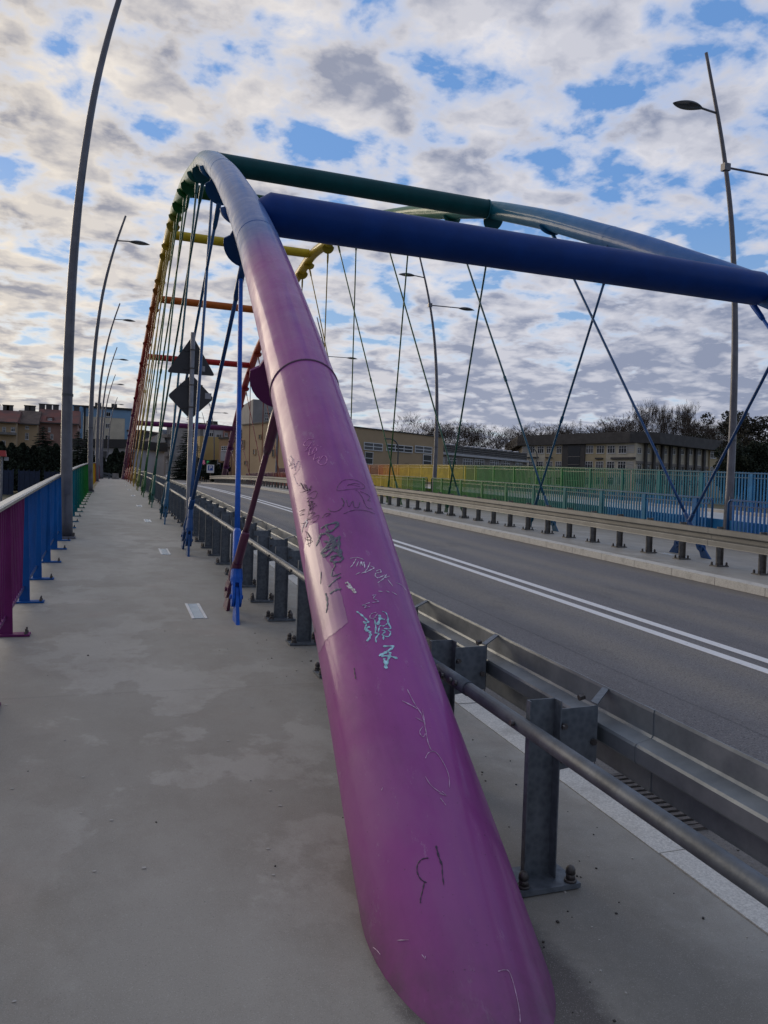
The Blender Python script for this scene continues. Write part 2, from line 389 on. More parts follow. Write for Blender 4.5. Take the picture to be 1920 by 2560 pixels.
M['earth'] = mat('bank_earth', (.09, .08, .06), .95, col2=(.05, .06, .028), vscale=.3)
M['water'] = mat('river_water', (.02, .03, .03), .06, spec=.6, bump=.15, bscale=3)
M['pebble'] = mat('pale_grit', (.42, .40, .36), .8)
M['pebble_d'] = mat('dark_grit', (.05, .045, .04), .9)
M['gum'] = mat('trodden_gum', (.40, .39, .36), .8)
def simple(k, name, c, r=.7, **kw): M[k] = mat(name, c, r, **kw)
simple('tan', 'tan_render', (.36, .26, .155), .85, var=.06, vscale=.4)
simple('tan2', 'orange_beige_render', (.36, .22, .115), .85, var=.08, vscale=.4)
simple('yel', 'yellow_render', (.42, .30, .12), .85, var=.08, vscale=.5)
simple('cream', 'cream_render', (.50, .45, .35), .85, var=.10, vscale=.5)
simple('cream2', 'light_sand_render', (.42, .34, .21), .85, var=.08, vscale=.5)
simple('pink', 'dusty_pink_render', (.25, .145, .115), .85, var=.10, vscale=.5)
simple('pink2', 'terracotta_pink_render', (.32, .15, .12), .85, var=.10, vscale=.5)
simple('grey', 'grey_render', (.24, .235, .235), .85, var=.12, vscale=.5)
simple('grey2', 'brownish_grey_render', (.20, .18, .165), .85, var=.12, vscale=.5)
simple('grey_d', 'dark_grey_cladding', (.055, .05, .048), .7, var=.2, vscale=.8)
simple('pale', 'off_white_render', (.42, .42, .43), .85, var=.08, vscale=.5)
simple('bluew', 'sky_blue_render', (.17, .29, .42), .85, var=.06, vscale=.4)
simple('black', 'black_fascia', (.018, .017, .018), .7)
simple('roof_r', 'red_roof_tiles', (.17, .055, .042), .85, col2=(.09, .05, .045), vscale=.5)
simple('roof_g', 'brown_roof_tiles', (.10, .07, .055), .85, var=.3, vscale=1)
simple('roof_z', 'grey_sheet_roof', (.20, .22, .25), .5, metal=.3, var=.15, vscale=1)
simple('fin', 'white_window_frames', (.62, .62, .62), .5)
simple('glass', 'dark_window_glass', (.012, .014, .018), .15, spec=.3)
simple('curtain', 'grey_curtain_glass', (.06, .06, .065), .3)  # even dull grey for the curtained panes
simple('bark', 'bare_bark', (.045, .036, .030), .95, var=.3, vscale=3)
simple('twig', 'bare_twigs', (.060, .046, .036), .95)
simple('spruce', 'dark_spruce_needles', (.018, .030, .018), .9, var=.5, vscale=1.5)
simple('thuja', 'thuja_leaves', (.016, .026, .013), .9, var=.5, vscale=2)
simple('bush', 'winter_scrub_leaves', (.030, .028, .018), .95, var=.5, vscale=.8)
simple('bluef', 'blue_sheet_fence', (.006, .018, .055), .6, var=.2)
simple('redp', 'red_enamel', (.40, .03, .03), .4)
simple('car_red', 'red_car_paint', (.26, .015, .02), .25, coat=.8)
simple('car_white', 'white_car_paint', (.60, .60, .60), .3, coat=.8)
simple('car_dark', 'dark_car_paint', (.03, .03, .035), .25, coat=.8)
simple('car_silver', 'silver_car_paint', (.28, .29, .30), .3, metal=.4, coat=.6)
simple('tyre', 'tyre_rubber', (.015, .015, .015), .9)
simple('skin', 'skin', (.38, .22, .16), .6)
simple('cloth', 'dark_coat_cloth', (.018, .018, .024), .9)
simple('hair', 'brown_hair', (.03, .018, .012), .8)
simple('pblue', 'parking_sign_blue', (.012, .065, .32), .4)
def glow_mat(name, c, s):
    m = bpy.data.materials.new(name); m.use_nodes = True; b = m.node_tree.nodes['Principled BSDF']
    b.inputs['Base Color'].default_value = (*c, 1); b.inputs['Emission Color'].default_value = (*c, 1); b.inputs['Emission Strength'].default_value = s; return m

# ------------------------------------------------------------------ the setting: ground, river, decks, road
def smooth(a, b, x): t = max(0, min(1, (x-a)/(b-a))); return t*t*(3-2*t)
def terrain(x, y):
    base = -0.9 if y < 0 else -0.9 + 2.2*smooth(20, 110, y) + 0.022*max(0, min(y, 240)-80)
    ch = smooth(2, 12, y)*(1-smooth(40, 56, y))
    z = base - 5.0*ch
    # the river bends away from the town on the right bank
    if x > 20: z = base - 5.0*smooth(2, 12, y)*(1-smooth(44+(x-20)*.0, 58, y))
    z += 14*smooth(170, 330, y+0.25*x)*smooth(-20, 120, x)
    if -3 < x < 19 and y < 86: z = min(z, deck(max(0, y))-1.0)
    return z
def ground():
    m = MB(); xs = sorted(set([-900, -500, -300, -200, -150] + list(range(-120, 321, 8)) + [-4, 19, 400, 600, 900]))
    ys_ = sorted(set([-600, -300, -120, -60, -30] + list(range(-16, 121, 4)) + list(range(124, 401, 12)) + [500, 700, 1200, 2200]))
    for y in ys_:
        for x in xs: m.v.append((x, y, terrain(x, y)))
    nx = len(xs)
    for j in range(len(ys_)-1):
        for i in range(nx-1): m.f.append((j*nx+i, j*nx+i+1, (j+1)*nx+i+1, (j+1)*nx+i))
    tag(m.build('ground', M['grass'], smooth=True), kind='structure')
ground()
wm = MB(); wm.poly([(-900, -2, -4.6), (900, -2, -4.6), (900, 60, -4.6), (-900, 60, -4.6)]); tag(wm.build('river', M['water']), kind='structure')
YS = [-14, -10, -6, -3] + list(np.arange(0, 84.01, 1.5).tolist()) 
def slab(name, x0, x1, top, thick, material, kind='structure', ys=YS, parent=None):
    prof = [(x0, top), (x1, top), (x1, top-thick), (x0, top-thick)]
    o = MB().sweep(prof, [(0, y, deck(y)) for y in ys]).build(name, material, parent)
    if kind: tag(o, kind=kind)
    return o
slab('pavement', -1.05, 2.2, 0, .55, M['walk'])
slab('road', 2.2+.302, 8.998, -.12, .5, M['road'])
slab('pavement', 9.302, 13.48, 0, .55, M['walk'])
# street that carries on into the town
def street_edge(y): return 2.5+(y-84)*.045, 9.6+(y-84)*.075+2.0*smooth(84, 96, y)
m = MB()
sy = [84.0, 88, 92, 96, 104, 115, 130, 150, 175, 200, 235]
for y in sy:
    a, b = street_edge(y); z = deck(y)-.12 if y > 84.5 else deck(84)-.124
    m.v += [(a, y, z), (b, y, z)]
m.f = [(2*i, 2*i+1, 2*i+3, 2*i+2) for i in range(len(sy)-1)]
tag(m.build('road', M['road']), kind='structure')
m = MB(); m2 = MB()
for y in sy:
    a, b = street_edge(y); z = deck(y)-.02
    m.v += [(b+.0, y, z), (b+3.5, y, z)]; m2.v += [(-6, y, z-.02), (a, y, z)]
m.f = [(2*i, 2*i+1, 2*i+3, 2*i+2) for i in range(len(sy)-1)]; m2.f = list(m.f)
tag(m.build('pavement', M['dark_conc']), kind='structure'); tag(m2.build('pavement', M['dark_conc']), kind='structure')
# kerbs, stone by stone
def kerb(label, x0, x1, step, phase):
    t = thing('kerb', label, 'kerb'); y = phase; k = 0
    while y < 82:
        a, b = y+.006, y+step-.006; h = rnd.uniform(-.003, .003)
        p = [(x0, a, deck(a)-.3), (x1, a, deck(a)-.3), (x1, b, deck(b)-.3), (x0, b, deck(b)-.3),
             (x0+.004, a, deck(a)+.004+h), (x1-.012, a, deck(a)+.004+h), (x1-.012, b, deck(b)+.004+h), (x0+.004, b, deck(b)+.004+h)]
        MB().hexa(p).build('kerb_stone', M['kerb'], t); y += step; k += 1
    return t
kerb('pale granite kerb between the left guard rail and the near lane', 2.202, 2.5, 2.0, -3.35)
kerb('worn granite kerb under the far guard rail across the road', 9.0, 9.30, 1.0, -1.2)
# double centre line
def line(x0, x1, y0, y1, name, lab):
    ys = [y for y in YS if y0 < y < y1]; ys = [y0]+ys+[y1]
    o = MB().sweep([(x0, -.116), (x1, -.116), (x1, -.119), (x0, -.119)], [(0, y, deck(y)) for y in ys]).build(name, M['line']); tag(o, lab, 'road marking'); return o
line(5.47, 5.60, -6, 82, 'centre_line', 'near stripe of the double white centre line on the asphalt')
line(5.78, 5.91, -6, 82, 'centre_line', 'far stripe of the double white centre line on the asphalt')
m = MB()
for y in (82, 92, 110, 135, 165, 200):
    x = 5.7+(y-82)*.062; m.v += [(x, y, deck(y)-.112), (x+.28, y, deck(y)-.112)]
m.f = [(2*i, 2*i+1, 2*i+3, 2*i+2) for i in range(5)]
tag(m.build('lane_line', M['line']), 'single white line running up the street beyond the bridge', 'road marking')
# raised cycle path with painted girder on the right
gd = thing('edge_girder', 'rainbow painted side girder carrying the raised cycle path, behind the right-hand walkway', 'girder', (13.5, 0, 0))
for i in range(14):
    y0, y1 = -6+i*6.3, -6+(i+1)*6.3
    ys = [y0, y0+2.1, y0+4.2, y1-.01]
    MB().sweep([(13.50, .60), (13.62, .60), (13.62, -.4), (13.50, -.4)], [(0, y, deck(y)) for y in ys]).build('girder_bay', paint((y0+y1)/2), gd)
slab('cycle_path', 13.622, 16.7, .60, .3, M['path'])
slab('cycle_path_parapet', 16.40, 16.72, .68, .078, M['concrete'])

# ------------------------------------------------------------------ arches
AY = [0.9, 1.9, 2.4, 2.8, 3.22, 3.83, 4.42, 5.63, 6.66, 7.59, 9.08, 10.4, 11.3, 13.8, 17, 20, 25.5, 29, 34, 39.45, 45, 50, 56, 62, 68, 73, 76, 79, 80.5]
AZ = [-.86, -.19, .15, .42, .70, 1.12, 1.55, 2.36, 3.02, 3.60, 4.50, 5.24, 5.72, 7.00, 8.5, 9.75, 11.45, 12.4, 13.4, 13.85, 13.4, 12.75, 11.7, 10.0, 7.5, 5.3, 3.9, 2.3, 1.4]
_yy = np.linspace(AY[0], AY[-1], 600); _zz = np.interp(_yy, AY, AZ)
_ker = np.hanning(21); _ker /= _ker.sum(); _zz = np.convolve(np.pad(_zz, 10, mode='reflect', reflect_type='odd'), _ker, 'valid')
LEAN = .10
def az(y): return float(np.interp(y, _yy, _zz))
def apos(side, y, dz=0):
    z = az(y); d = LEAN*(z+dz-.5)
    return Vector((1.15+d if side == 0 else 10.9-d, y, z+dz))
ARCH_R = .24
def arch_pts(side, n=220):
    s = np.concatenate([[0], np.cumsum(np.hypot(np.diff(_yy), np.diff(_zz)))]); q = np.linspace(0, s[-1], n)
    return [apos(side, float(np.interp(a, s, _yy))) for a in q]
CROSS = [10.35, 19.8, 29.8, 39.3, 48.9, 58.6, 69.1]
NODES = [7.65, 12.6, 18.2, 23.7, 29.6, 35.3, 41.0, 46.7, 52.4, 58.3, 63.8, 69.4, 74.35]
# stay list: (foot y, top y, index)
near = [(7.3, 11.1), (12.1, 17.2), (17.5, 22.75), (23.0, 29.1), (28.85, 35.1), (34.6, 40.4)]
far_ = [(7.98, 6.2), (13.05, 9.75), (18.9, 14.4), (24.5, 19.8), (30.5, 25.9), (36.0, 32.0)]
STAYS = []
for k, (a, b) in enumerate(near): STAYS.append((a, b, k, 'far')); STAYS.append((82-a, 82-b, 12-k, 'near'))
for k, (a, b) in enumerate(far_): STAYS.append((a, b, k, 'near')); STAYS.append((82-a, 82-b, 12-k, 'far'))
STAYS.append((40.4, 45.6, 6, 'far')); STAYS.append((41.6, 36.4, 6, 'near'))
arch_tubes = []
for side in (0, 1):
    lab = 'leaning purple and rainbow steel arch rising from the left walkway' if side == 0 else 'rainbow painted steel arch on the far side of the road'
    A = thing('bridge_arch', lab, 'bridge arch', (apos(side, 1.6).x, 1.6, deck(1.6)))
    ap_ = arch_pts(side); mb = MB().tube(ap_, [.243+.026*(1-smooth(2.3, 3.6, p_.y))+.010*(1-smooth(3.6, 8., p_.y)) for p_ in ap_], 48); tube = mb.build('arch_tube', M['arch'], A, smooth=True); arch_tubes.append(mb)
    # weld rings
    for wy in (5.6, 9.0, 14.6, 21.0, 27.5, 34.5, 41.5, 48.5, 55.5, 62.5, 70.0):
        t = (apos(side, wy+.05)-apos(side, wy-.05)).normalized(); p = apos(side, wy)
        w = .012 if wy < 7 else .008; q_ = .2565 if wy < 7 else .2462
        MB().tube([p-t*w, p-t*w*.4, p+t*w*.4, p+t*w], [.243+.008-.004 if wy < 7 else .243, q_, q_, .243+.004 if wy < 7 else .243], 48).build('weld_seam', M['arch'] if wy > 7 else mat('dark_weld_line', (.09, .03, .08), .6), A, smooth=True)
    # gusset plates under the tube
    for (fy, ty, k, w) in STAYS:
        p = apos(side, ty); t = (apos(side, ty+.2)-apos(side, ty-.2)).normalized()
        foot = apos(side, ty); fz = deck(fy)+.25; fx = 1.15+LEAN*(fz-.5) if side == 0 else 10.9-LEAN*(fz-.5)
        fp = Vector((fx, fy, fz)); d = (fp-p).normalized()
        e1 = t.cross(d).normalized(); nrm = e1.cross(d).normalized(); pts = []
        for q in range(30):
            an = 2*PI*q/30; pts.append(p + e1*(math.cos(an)*(.30 if math.sin(an) > -.2 else .24)) + d*(.24+math.sin(an)*(.31 if math.sin(an) > 0 else .26)))
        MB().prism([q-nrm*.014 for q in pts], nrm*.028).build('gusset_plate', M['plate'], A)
    A['arch_side'] = side
for i, y in enumerate(CROSS):
    dz = .05 if i == 0 else 0; a, b = apos(0, y, dz), apos(1, y, dz); d = (b-a).normalized(); r = (.272, .25, .24)[i] if i < 3 else .215
    o = thing('arch_crossbar', '%s tubular crossbar tying the two arches, %s' % (['navy blue', 'dark teal', 'dark green', 'yellow', 'orange', 'red', 'purple'][i], ['nearest the camera', 'second from the camera', 'half hidden behind the arch apex', 'at mid span', 'beyond mid span', 'third from the far end'if 0 else 'above the road signs', 'lowest, at the far arch feet'][i]), 'crossbar', tuple(a), 'crossbars between the arches')
    n = 24; MB().tube([a]+[a+d*(.28)+(b-a-d*.56)*(j/(n-2)) for j in range(n-1)]+[b], [.08]+[r]*(n-1)+[.08], 32).build('bar_tube', mat('crossbar_paint_%s' % cname(y).replace(' ', '_'), ((.001, .034, .19), (.001, .058, .066), (.004, .050, .012))[i] if i < 3 else rcol(y), .5, coat=.04, spec=.18, var=.10, vscale=2.5, coat_rough=.16), o, smooth='sides')
    for s_, q in ((1, a), (-1, b)) if i else ():
        MB().tube([q+d*s_*(ARCH_R-.01), q+d*s_*(ARCH_R+.03)], r+.012, 32).build('collar', M['arch'], o, smooth='sides')
# ------------------------------------------------------------------ stays
ORD = ['first', 'second', 'third', 'fourth', 'fifth', 'sixth', 'seventh', 'eighth', 'ninth', 'tenth', 'eleventh', 'twelfth', 'thirteenth']
def stay(side, fy, ty, k, w):
    x0 = 1.15 if side == 0 else 10.9; s = 1 if side == 0 else -1
    foot = Vector((x0+s*LEAN*(deck(fy)-.5)*.3, fy, deck(fy))); top = apos(side, ty)
    foot.x = x0
    d = (top-foot).normalized()
    o = thing('hanger_rod', '%s hanger rod of the %s arch, %s anchor pair, leaning %s' %
              (cname(fy), 'left' if side == 0 else 'right', ORD[k], 'away from the camera' if w == 'far' else 'towards the camera'), 'bridge hanger', tuple(foot), 'hanger rods of the arches')
    if fy < 8.5: col = M['stay'] if w == 'near' else mat('bright_blue_hanger_paint', (.006, .095, .46), .5, coat=.1, spec=.25, var=.15, vscale=9)
    else: col = M['stay']
    if w == 'near' and fy < 8.5: col = mat('maroon_hanger_paint', (.10, .016, .055), .38, coat=.35, var=.15, vscale=9)
    L_ = (top-foot).length; r = .028
    nrm = Vector((s*1.0, 0, 0)); nrm = (nrm-d*nrm.dot(d)).normalized(); tt = d.cross(nrm).normalized()
    if tt.y < 0: tt = -tt
    # anchor fin: tapered plate in the plane of the arch
    hh = .34
    pts = [foot-Vector((0, .13, .02)), foot+Vector((0, .13, -.02)), foot+d*hh+tt*.045, foot+d*(hh+.05), foot+d*hh-tt*.045]
    MB().prism([q-nrm*.016 for q in pts], nrm*.032).build('anchor_fin', col, o)
    # fork (clevis): two cheeks and a boss
    f = MB()
    for sg in (-1, 1):
        c = []
        for q in range(13):
            a = PI*2*q/12; rr = .075
            c.append(foot+d*(.27)+(tt*math.cos(a)*rr+d*math.sin(a)*rr*1.35))
        f.prism([q+nrm*(sg*.034-.012) for q in c[:-1]], nrm*.024)
        f.hexa([foot+d*.30+nrm*(sg*.034)+tt*u*.062+nrm*v*.012 for u, v in ((-1, -1), (1, -1), (1, 1), (-1, 1))] + [foot+d*.52+nrm*(sg*.026)+tt*u*.044+nrm*v*.012 for u, v in ((-1, -1), (1, -1), (1, 1), (-1, 1))])
    f.tube([foot+d*.40, foot+d*.46, foot+d*.60, foot+d*.64], [.050, .062, .052, .046], 14)
    f.build('fork', col, o)
    MB().tube([foot+d*.27-nrm*.062, foot+d*.27+nrm*.062], .022, 10).build('pin', col, o)
    MB().tube([foot+d*.62, foot+d*.66, foot+d*1.0, foot+d*1.04], [.040, .044, .042, .032], 14).build('sleeve', col, o, smooth='sides')
    n = max(6, int(L_)); MB().tube([foot+d*(1.02+(L_-1.02-.95)*i/n) for i in range(n+1)], r, 12).build('rod', col, o, smooth='sides')
    if k in (2, 4, 6, 7, 9): MB().tube([foot+d*(L_*.42), foot+d*(L_*.42+.16)], r*1.45, 10).build('coupler', col, o)
    MB().tube([foot+d*(L_-1.0), foot+d*(L_-.93), foot+d*(L_-.66), foot+d*(L_-.5)], [.032, .044, .05, .045], 12).build('top_socket', col, o, smooth='sides')
for side in (0, 1):
    for (fy, ty, k, w) in STAYS: stay(side, fy, ty, k, w)

# ------------------------------------------------------------------ parapet railings
BAR = {}
def bar_mesh(kind, y):
    key = (kind, round(y/1.5) if y > 8.5 else 3)
    if key not in BAR:
        w, d, h = {'L': (.020, .020, .90), 'R': (.024, .044, .90), 'O': (.024, .044, .94)}[kind]
        BAR[key] = MB().quad_box((0, 0, h/2), w, d, h).mesh('baluster', paint(y))
    return BAR[key]
def railing(name_label, x, y0, y1, base, kind, h=1.10, step=.115, post_step=1.45, post_phase=None, ends=(True, True), wide=.07, solid_top=False, far=48):
    t = thing('railing', name_label, 'railing', (x, y0, deck(y0)+base), 'painted bridge railings')
    Z = lambda y: deck(y)+base
    n = max(3, int((y1-y0)/.8)); ys = [y0+(y1-y0)*i/n for i in range(n+1)]
    hp = [(x-wide/2, h-.035), (x-wide/2, h-.012), (x-wide/2+.012, h), (x+wide/2-.012, h), (x+wide/2, h-.012), (x+wide/2, h-.035)]
    topm = M['hand_l'] if kind == 'L' else M['stay']
    # bent ends go down as tubes
    path = [(0, y, Z(y)) for y in ys]
    MB().sweep(hp, path).build('handrail', topm, t)
    MB().sweep([(x-.018, .135), (x+.018, .135), (x+.018, .165), (x-.018, .165)], path).build('bottom_rail', M['stay'], t)
    if kind != 'L': MB().sweep([(x-.014, h-.16), (x+.014, h-.16), (x+.014, h-.135), (x-.014, h-.135)], path).build('upper_rail', M['stay'], t)
    for e, (ye, sg) in zip(ends, ((y0, -1), (y1, 1))):
        if e:
            pts = [Vector((x, ye, Z(ye)+h-.022))] + [Vector((x, ye+sg*.10*math.sin(a), Z(ye)+h-.022-.10*(1-math.cos(a)))) for a in (PI/8, PI/4, 3*PI/8, PI/2)] + [Vector((x, ye+sg*.10, Z(ye)+.12))]
            MB().tube(pts, .027, 10).build('bent_end', M['stay'], t, smooth='sides')
    # posts
    y = y0+.05 if post_phase is None else post_phase; py = []
    while y < y1: py.append(y); y += post_step
    if kind == 'L' and y0 < 2: py = [1.25, 3.2, 5.1]+[q for q in py if q > 6.5]
    if kind == 'L' and y1-py[-1] > .5: py.append(y1-.05)
    for y in py:
        z = Z(y); m_ = paint(y+.2)
        if kind == 'L':
            p = MB().hexa([(x-.03, y-.007, z), (x+.07, y-.007, z), (x+.07, y+.007, z), (x-.03, y+.007, z), (x-.03, y-.007, z+h-.035), (x+.032, y-.007, z+h-.035), (x+.032, y+.007, z+h-.035), (x-.03, y+.007, z+h-.035)]).build('post', m_, t)
            if y < 48:
                MB().quad_box((x+.05, y, z+.008), .30, .13, .016).build('base_plate', m_, p)
                if y < 30:
                    b = MB()
                    for dx, dy in ((.17, .04), (.17, -.04)):
                        b.tube([(x+dx, y+dy, z+.014), (x+dx, y+dy, z+.034)], .014, 6); b.tube([(x+dx, y+dy, z+.03), (x+dx, y+dy, z+.06)], .007, 6)
                    b.build('anchor_bolts', M['bolt'], p)
        else:
            p = MB().quad_box((x, y, z+(h-.035)/2), .06, .115, h-.035).build('post', m_, t)
            if y < 30: MB().quad_box((x, y, z+.008), .14, .18, .016).build('base_plate', m_, p)
    # balusters: singly where they can be told apart, joined beyond
    y = y0+.10; rest = MB(); cnt = 0; zb = .15
    while y < y1-.03:
        if min(abs(y-q) for q in py) > .028:
            if y < far and cnt < 290:
                o = link('baluster', bar_mesh(kind, y), t, (x, y, Z(y)+zb)); o.matrix_parent_inverse = Matrix.Translation(-Vector((x, y0, deck(y0)+base)))
                cnt += 1
            else: rest.quad_box((x, y, Z(y)+zb+.44), .022, .022, .88)
        y += step
    if rest.v: tag(rest.build('balusters', M['stay'], t), kind='stuff')
    return t
M['hand_l'] = mat('polished_handrail_steel', (.30, .30, .32), .22, .75, coat=.3, var=.15, vscale=5)
railing('near left railing of purple then deep blue flat bars, beside the first lamp post', -.78, 1.2, 14.05, 0, 'L', post_phase=1.2, ends=(False, True), wide=.085, step=.13)
railing('left railing fading from blue through teal to green, between the first two left lamp posts', -.78, 14.75, 31.45, 0, 'L', ends=(True, True), wide=.085, step=.10)
railing('yellow and orange left railing beyond the second left lamp post', -.78, 32.15, 48.85, 0, 'L', wide=.085, far=33)
railing('red left railing between the third and fourth left lamp posts', -.78, 49.55, 66.2, 0, 'L', wide=.085, far=0)
railing('far purple left railing at the end of the bridge', -.78, 66.9, 80.5, 0, 'L', wide=.085, far=0)
railing('bright blue inner railing on the right, this side of the tall lamp post', 13.30, 4.6, 14.05, 0, 'R', step=.112, post_step=1.9, post_phase=5.0)
railing('inner right railing fading from light blue to green, between two tall lamp posts', 13.30, 14.75, 31.45, 0, 'R', step=.112, post_step=1.9, post_phase=15.2)
railing('yellow inner railing on the right beyond the second tall lamp post', 13.30, 32.15, 48.85, 0, 'R', step=.112, post_step=1.9, post_phase=32.5, far=49)
railing('red inner railing on the far right side near mid street', 13.30, 49.55, 66.2, 0, 'R', step=.112, post_step=1.9, far=0)
railing('purple inner railing at the far end of the right walkway', 13.30, 66.9, 80.5, 0, 'R', step=.112, post_step=1.9, far=0)
railing('blue outer railing of the cycle path at the right edge of the picture', 16.55, 4.6, 22.0, .68, 'O', h=1.08, step=.112, post_step=1.9, post_phase=5.4, ends=(False, False))
railing('green and teal outer railing of the cycle path in front of the school', 16.55, 22.02, 34.98, .68, 'O', h=1.08, step=.112, post_step=1.9, post_phase=22.5, ends=(False, False))
railing('yellow outer railing of the cycle path in front of the tan building', 16.55, 35.0, 48.0, .68, 'O', h=1.08, step=.112, post_step=1.9, ends=(False, False), far=50)
railing('orange and red outer railing at the far end of the cycle path', 16.55, 48.02, 66, .68, 'O', h=1.08, step=.112, post_step=1.9, ends=(False, False), far=0)
railing('purple outer railing where the cycle path reaches the town', 16.55, 66.02, 81, .68, 'O', h=1.08, step=.112, post_step=1.9, ends=(False, False), far=0)

# ------------------------------------------------------------------ steel guard rails
def beam_profile(s):   # W-beam seen from behind, s = +1 when the road is to the right
    pr = [(.085, .0), (.083, .012), (.083, .088), (.078, .098), (.012, .116), (.004, .126), (.004, .180), (.010, .190), (.076, .206), (.083, .216), (.083, .300), (.086, .312)]
    out = [(s*a, b) for a, b in pr]; inn = [(s*(a-.004), b) for a, b in pr][::-1]
    return out+inn
def guard(label, px_, bx, tubex, side, y0, y1, phase, gal):
    s = 1 if side == 0 else -1
    t = thing('guard_rail', label, 'guard rail', (px_, y0, deck(y0)))
    TOP = .70
    # beam in 3.85 m lengths
    y = phase-.2
    while y > y0: y -= 3.84
    k = 0
    while y < y1:
        a, b = max(y, y0), min(y+3.90, y1); n = 4
        dx = .0035*(k % 2)*s
        MB().sweep([(bx+dx+p, TOP-.312+q) for p, q in beam_profile(s)], [(0, a+(b-a)*i/n, deck(a+(b-a)*i/n)) for i in range(n+1)]).build('beam', M['galv_beam'] if side == 0 else M['far_beam'], t)
        y += 3.84; k += 1
    if tubex is not None:
        y = phase+.62
        while y > y0: y -= 5.76
        k = 0
        while y < y1:
            a, b = max(y, y0), min(y+5.75, y1); n = 5
            MB().tube([(tubex, a+(b-a)*i/n, deck(a+(b-a)*i/n)+.61) for i in range(n+1)], .0295, 16).build('tube_rail', M['tube'], t, smooth='sides')
            if a < 25:
                sl = MB().tube([(tubex, b-.16, deck(b)+.61-.008), (tubex, b+.16, deck(b)+.61+.006)], .0325, 16).build('sleeve', M['tube'], t, smooth='sides')
                bb = MB()
                for dy in (-.10, -.045, .045, .10): bb.tube([(tubex-.034, b+dy, deck(b)+.615), (tubex-.046, b+dy, deck(b)+.618)], .012, 8)
                bb.build('rail_bolts', M['bolt'], sl)
            y += 5.76; k += 1
    # posts
    hp = .70; w = .125
    def post_mesh():
        m = MB(); pts = [(-w/2, -.022), (-w/2+.005, -.022), (-w/2+.005, .0), (w/2-.005, .0), (w/2-.005, -.045), (w/2, -.045), (w/2, .006), (-w/2, .006)]
        m.prism([(a, b, 0) for a, b in pts], (0, 0, hp)); return m.mesh('post', gal)
    PMs = post_mesh()
    plate = MB().quad_box((0, -.012, .009), .27, .185, .018).mesh('base_plate', gal if side == 0 else M['galv_warm'])
    bt = MB()
    bp = ((-.10, -.075), (.10, -.075), (.10, .055), (-.10, .055))
    def bolt_m(col):
        b = MB(); b.tube([(0, 0, .018), (0, 0, .028)], .024, 12); b.tube([(0, 0, .028), (0, 0, .048)], .019, 6)
        b.tube([(0, 0, .048), (0, 0, .066), (0, 0, .076), (0, 0, .080)], [.019, .018, .012, .004], 10); return b.mesh('anchor_bolt', col, 'sides')
    BM, BMr = bolt_m(M['bolt']), bolt_m(M['bolt_red'])
    # bracket: boxed plate from post to beam and a tie strap at the beam's top edge
    g0, g1 = s*(w/2+.001), (bx-px_)-s*.045
    br = MB()
    br.hexa([(g0, -.03, hp-.27), (g1, -.03, hp-.25), (g1, -.025, hp-.25), (g0, -.025, hp-.27), (g0, -.03, hp-.035), (g1, -.03, hp-.03), (g1, -.025, hp-.03), (g0, -.025, hp-.035)])
    br.hexa([(g1-s*.004, -.03, hp-.27), (g1+s*.046, .05, hp-.27), (g1+s*.046, .055, hp-.27), (g1-s*.004, -.025, hp-.27), (g1-s*.004, -.03, hp-.03), (g1+s*.046, .05, hp-.03), (g1+s*.046, .055, hp-.03), (g1-s*.004, -.025, hp-.03)])
    BR = br.mesh('spacer_bracket', gal)
    tx = (bx-px_)+s*.085
    st = MB().hexa([(g1-s*.004, -.03, hp-.030), (tx, .085, hp-.004), (tx, .125, hp-.004), (g1-s*.004, .014, hp-.030),
                    (g1-s*.004, -.03, hp-.024), (tx, .085, hp+.002), (tx, .125, hp+.002), (g1-s*.004, .014, hp-.024)]).mesh('tie_strap', gal)
    sb = MB()
    for z_ in (hp-.10, hp-.23):
        sb.tube([(s*(w/2)+s*.004, -.046, z_), (s*(w/2)+s*.012, -.046, z_)], .009, 6); sb.tube([(s*(w/2+.02), -.032, z_), (s*(w/2+.02), -.044, z_)], .012, 6)
    sb.tube([(g1-s*.02, -.03, hp-.17), (g1-s*.02, -.044, hp-.17)], .013, 6)
    if side == 0:
        sb.tube([(g1+.07, .17, hp-.05), (g1+.045, .17, hp-.055)], .013, 6); sb.tube([(g1+.002, .10, hp-.165), (g1-.016, .10, hp-.165)], .014, 6); sb.tube([(g1+.06, .17, hp-.26), (g1+.04, .17, hp-.26)], .013, 6)
        sb.tube([(tubex-px_-.03, 0, .615), (tubex-px_-.044, 0, .617)], .011, 8)
    SB = sb.mesh('bracket_bolts', M['bolt'])
    inv = Matrix.Translation(-Vector((px_, y0, deck(y0))))
    y = phase
    while y > y0+.1: y -= .96
    y += .96; i = 0
    while y < y1:
        if side == 0 and 1.2 < y < 2.3: y += .96; continue
        loc = (px_, y, deck(y)); r_ = rnd.uniform(-.02, .02)
        p = link('post', PMs, t, loc, (0, 0, r_)); p.matrix_parent_inverse = inv
        pinv = Matrix.Identity(4)
        def sub(me, l=(0, 0, 0)):
            o = bpy.data.objects.new(me.name.split('.')[0], me); COL.objects.link(o); o.parent = p; o.location = l; return o
        if y < 48: sub(plate)
        if y < 26:
            for j, (bx_, by_) in enumerate(bp):
                red = side == 1 and abs(y-11.0) < .3 and j == 2
                sub(BMr if red else BM, (bx_+rnd.uniform(-.01, .01), by_+rnd.uniform(-.008, .008), 0))
        b_ = link('spacer_bracket', BR, t, loc); b_.matrix_parent_inverse = inv
        if y < 40: b2 = link('tie_strap', st, t, loc); b2.matrix_parent_inverse = inv
        if y < 16: b3 = link('bracket_bolts', SB, t, loc); b3.matrix_parent_inverse = inv; b3['kind'] = 'stuff'
        y += .96; i += 1
    return t
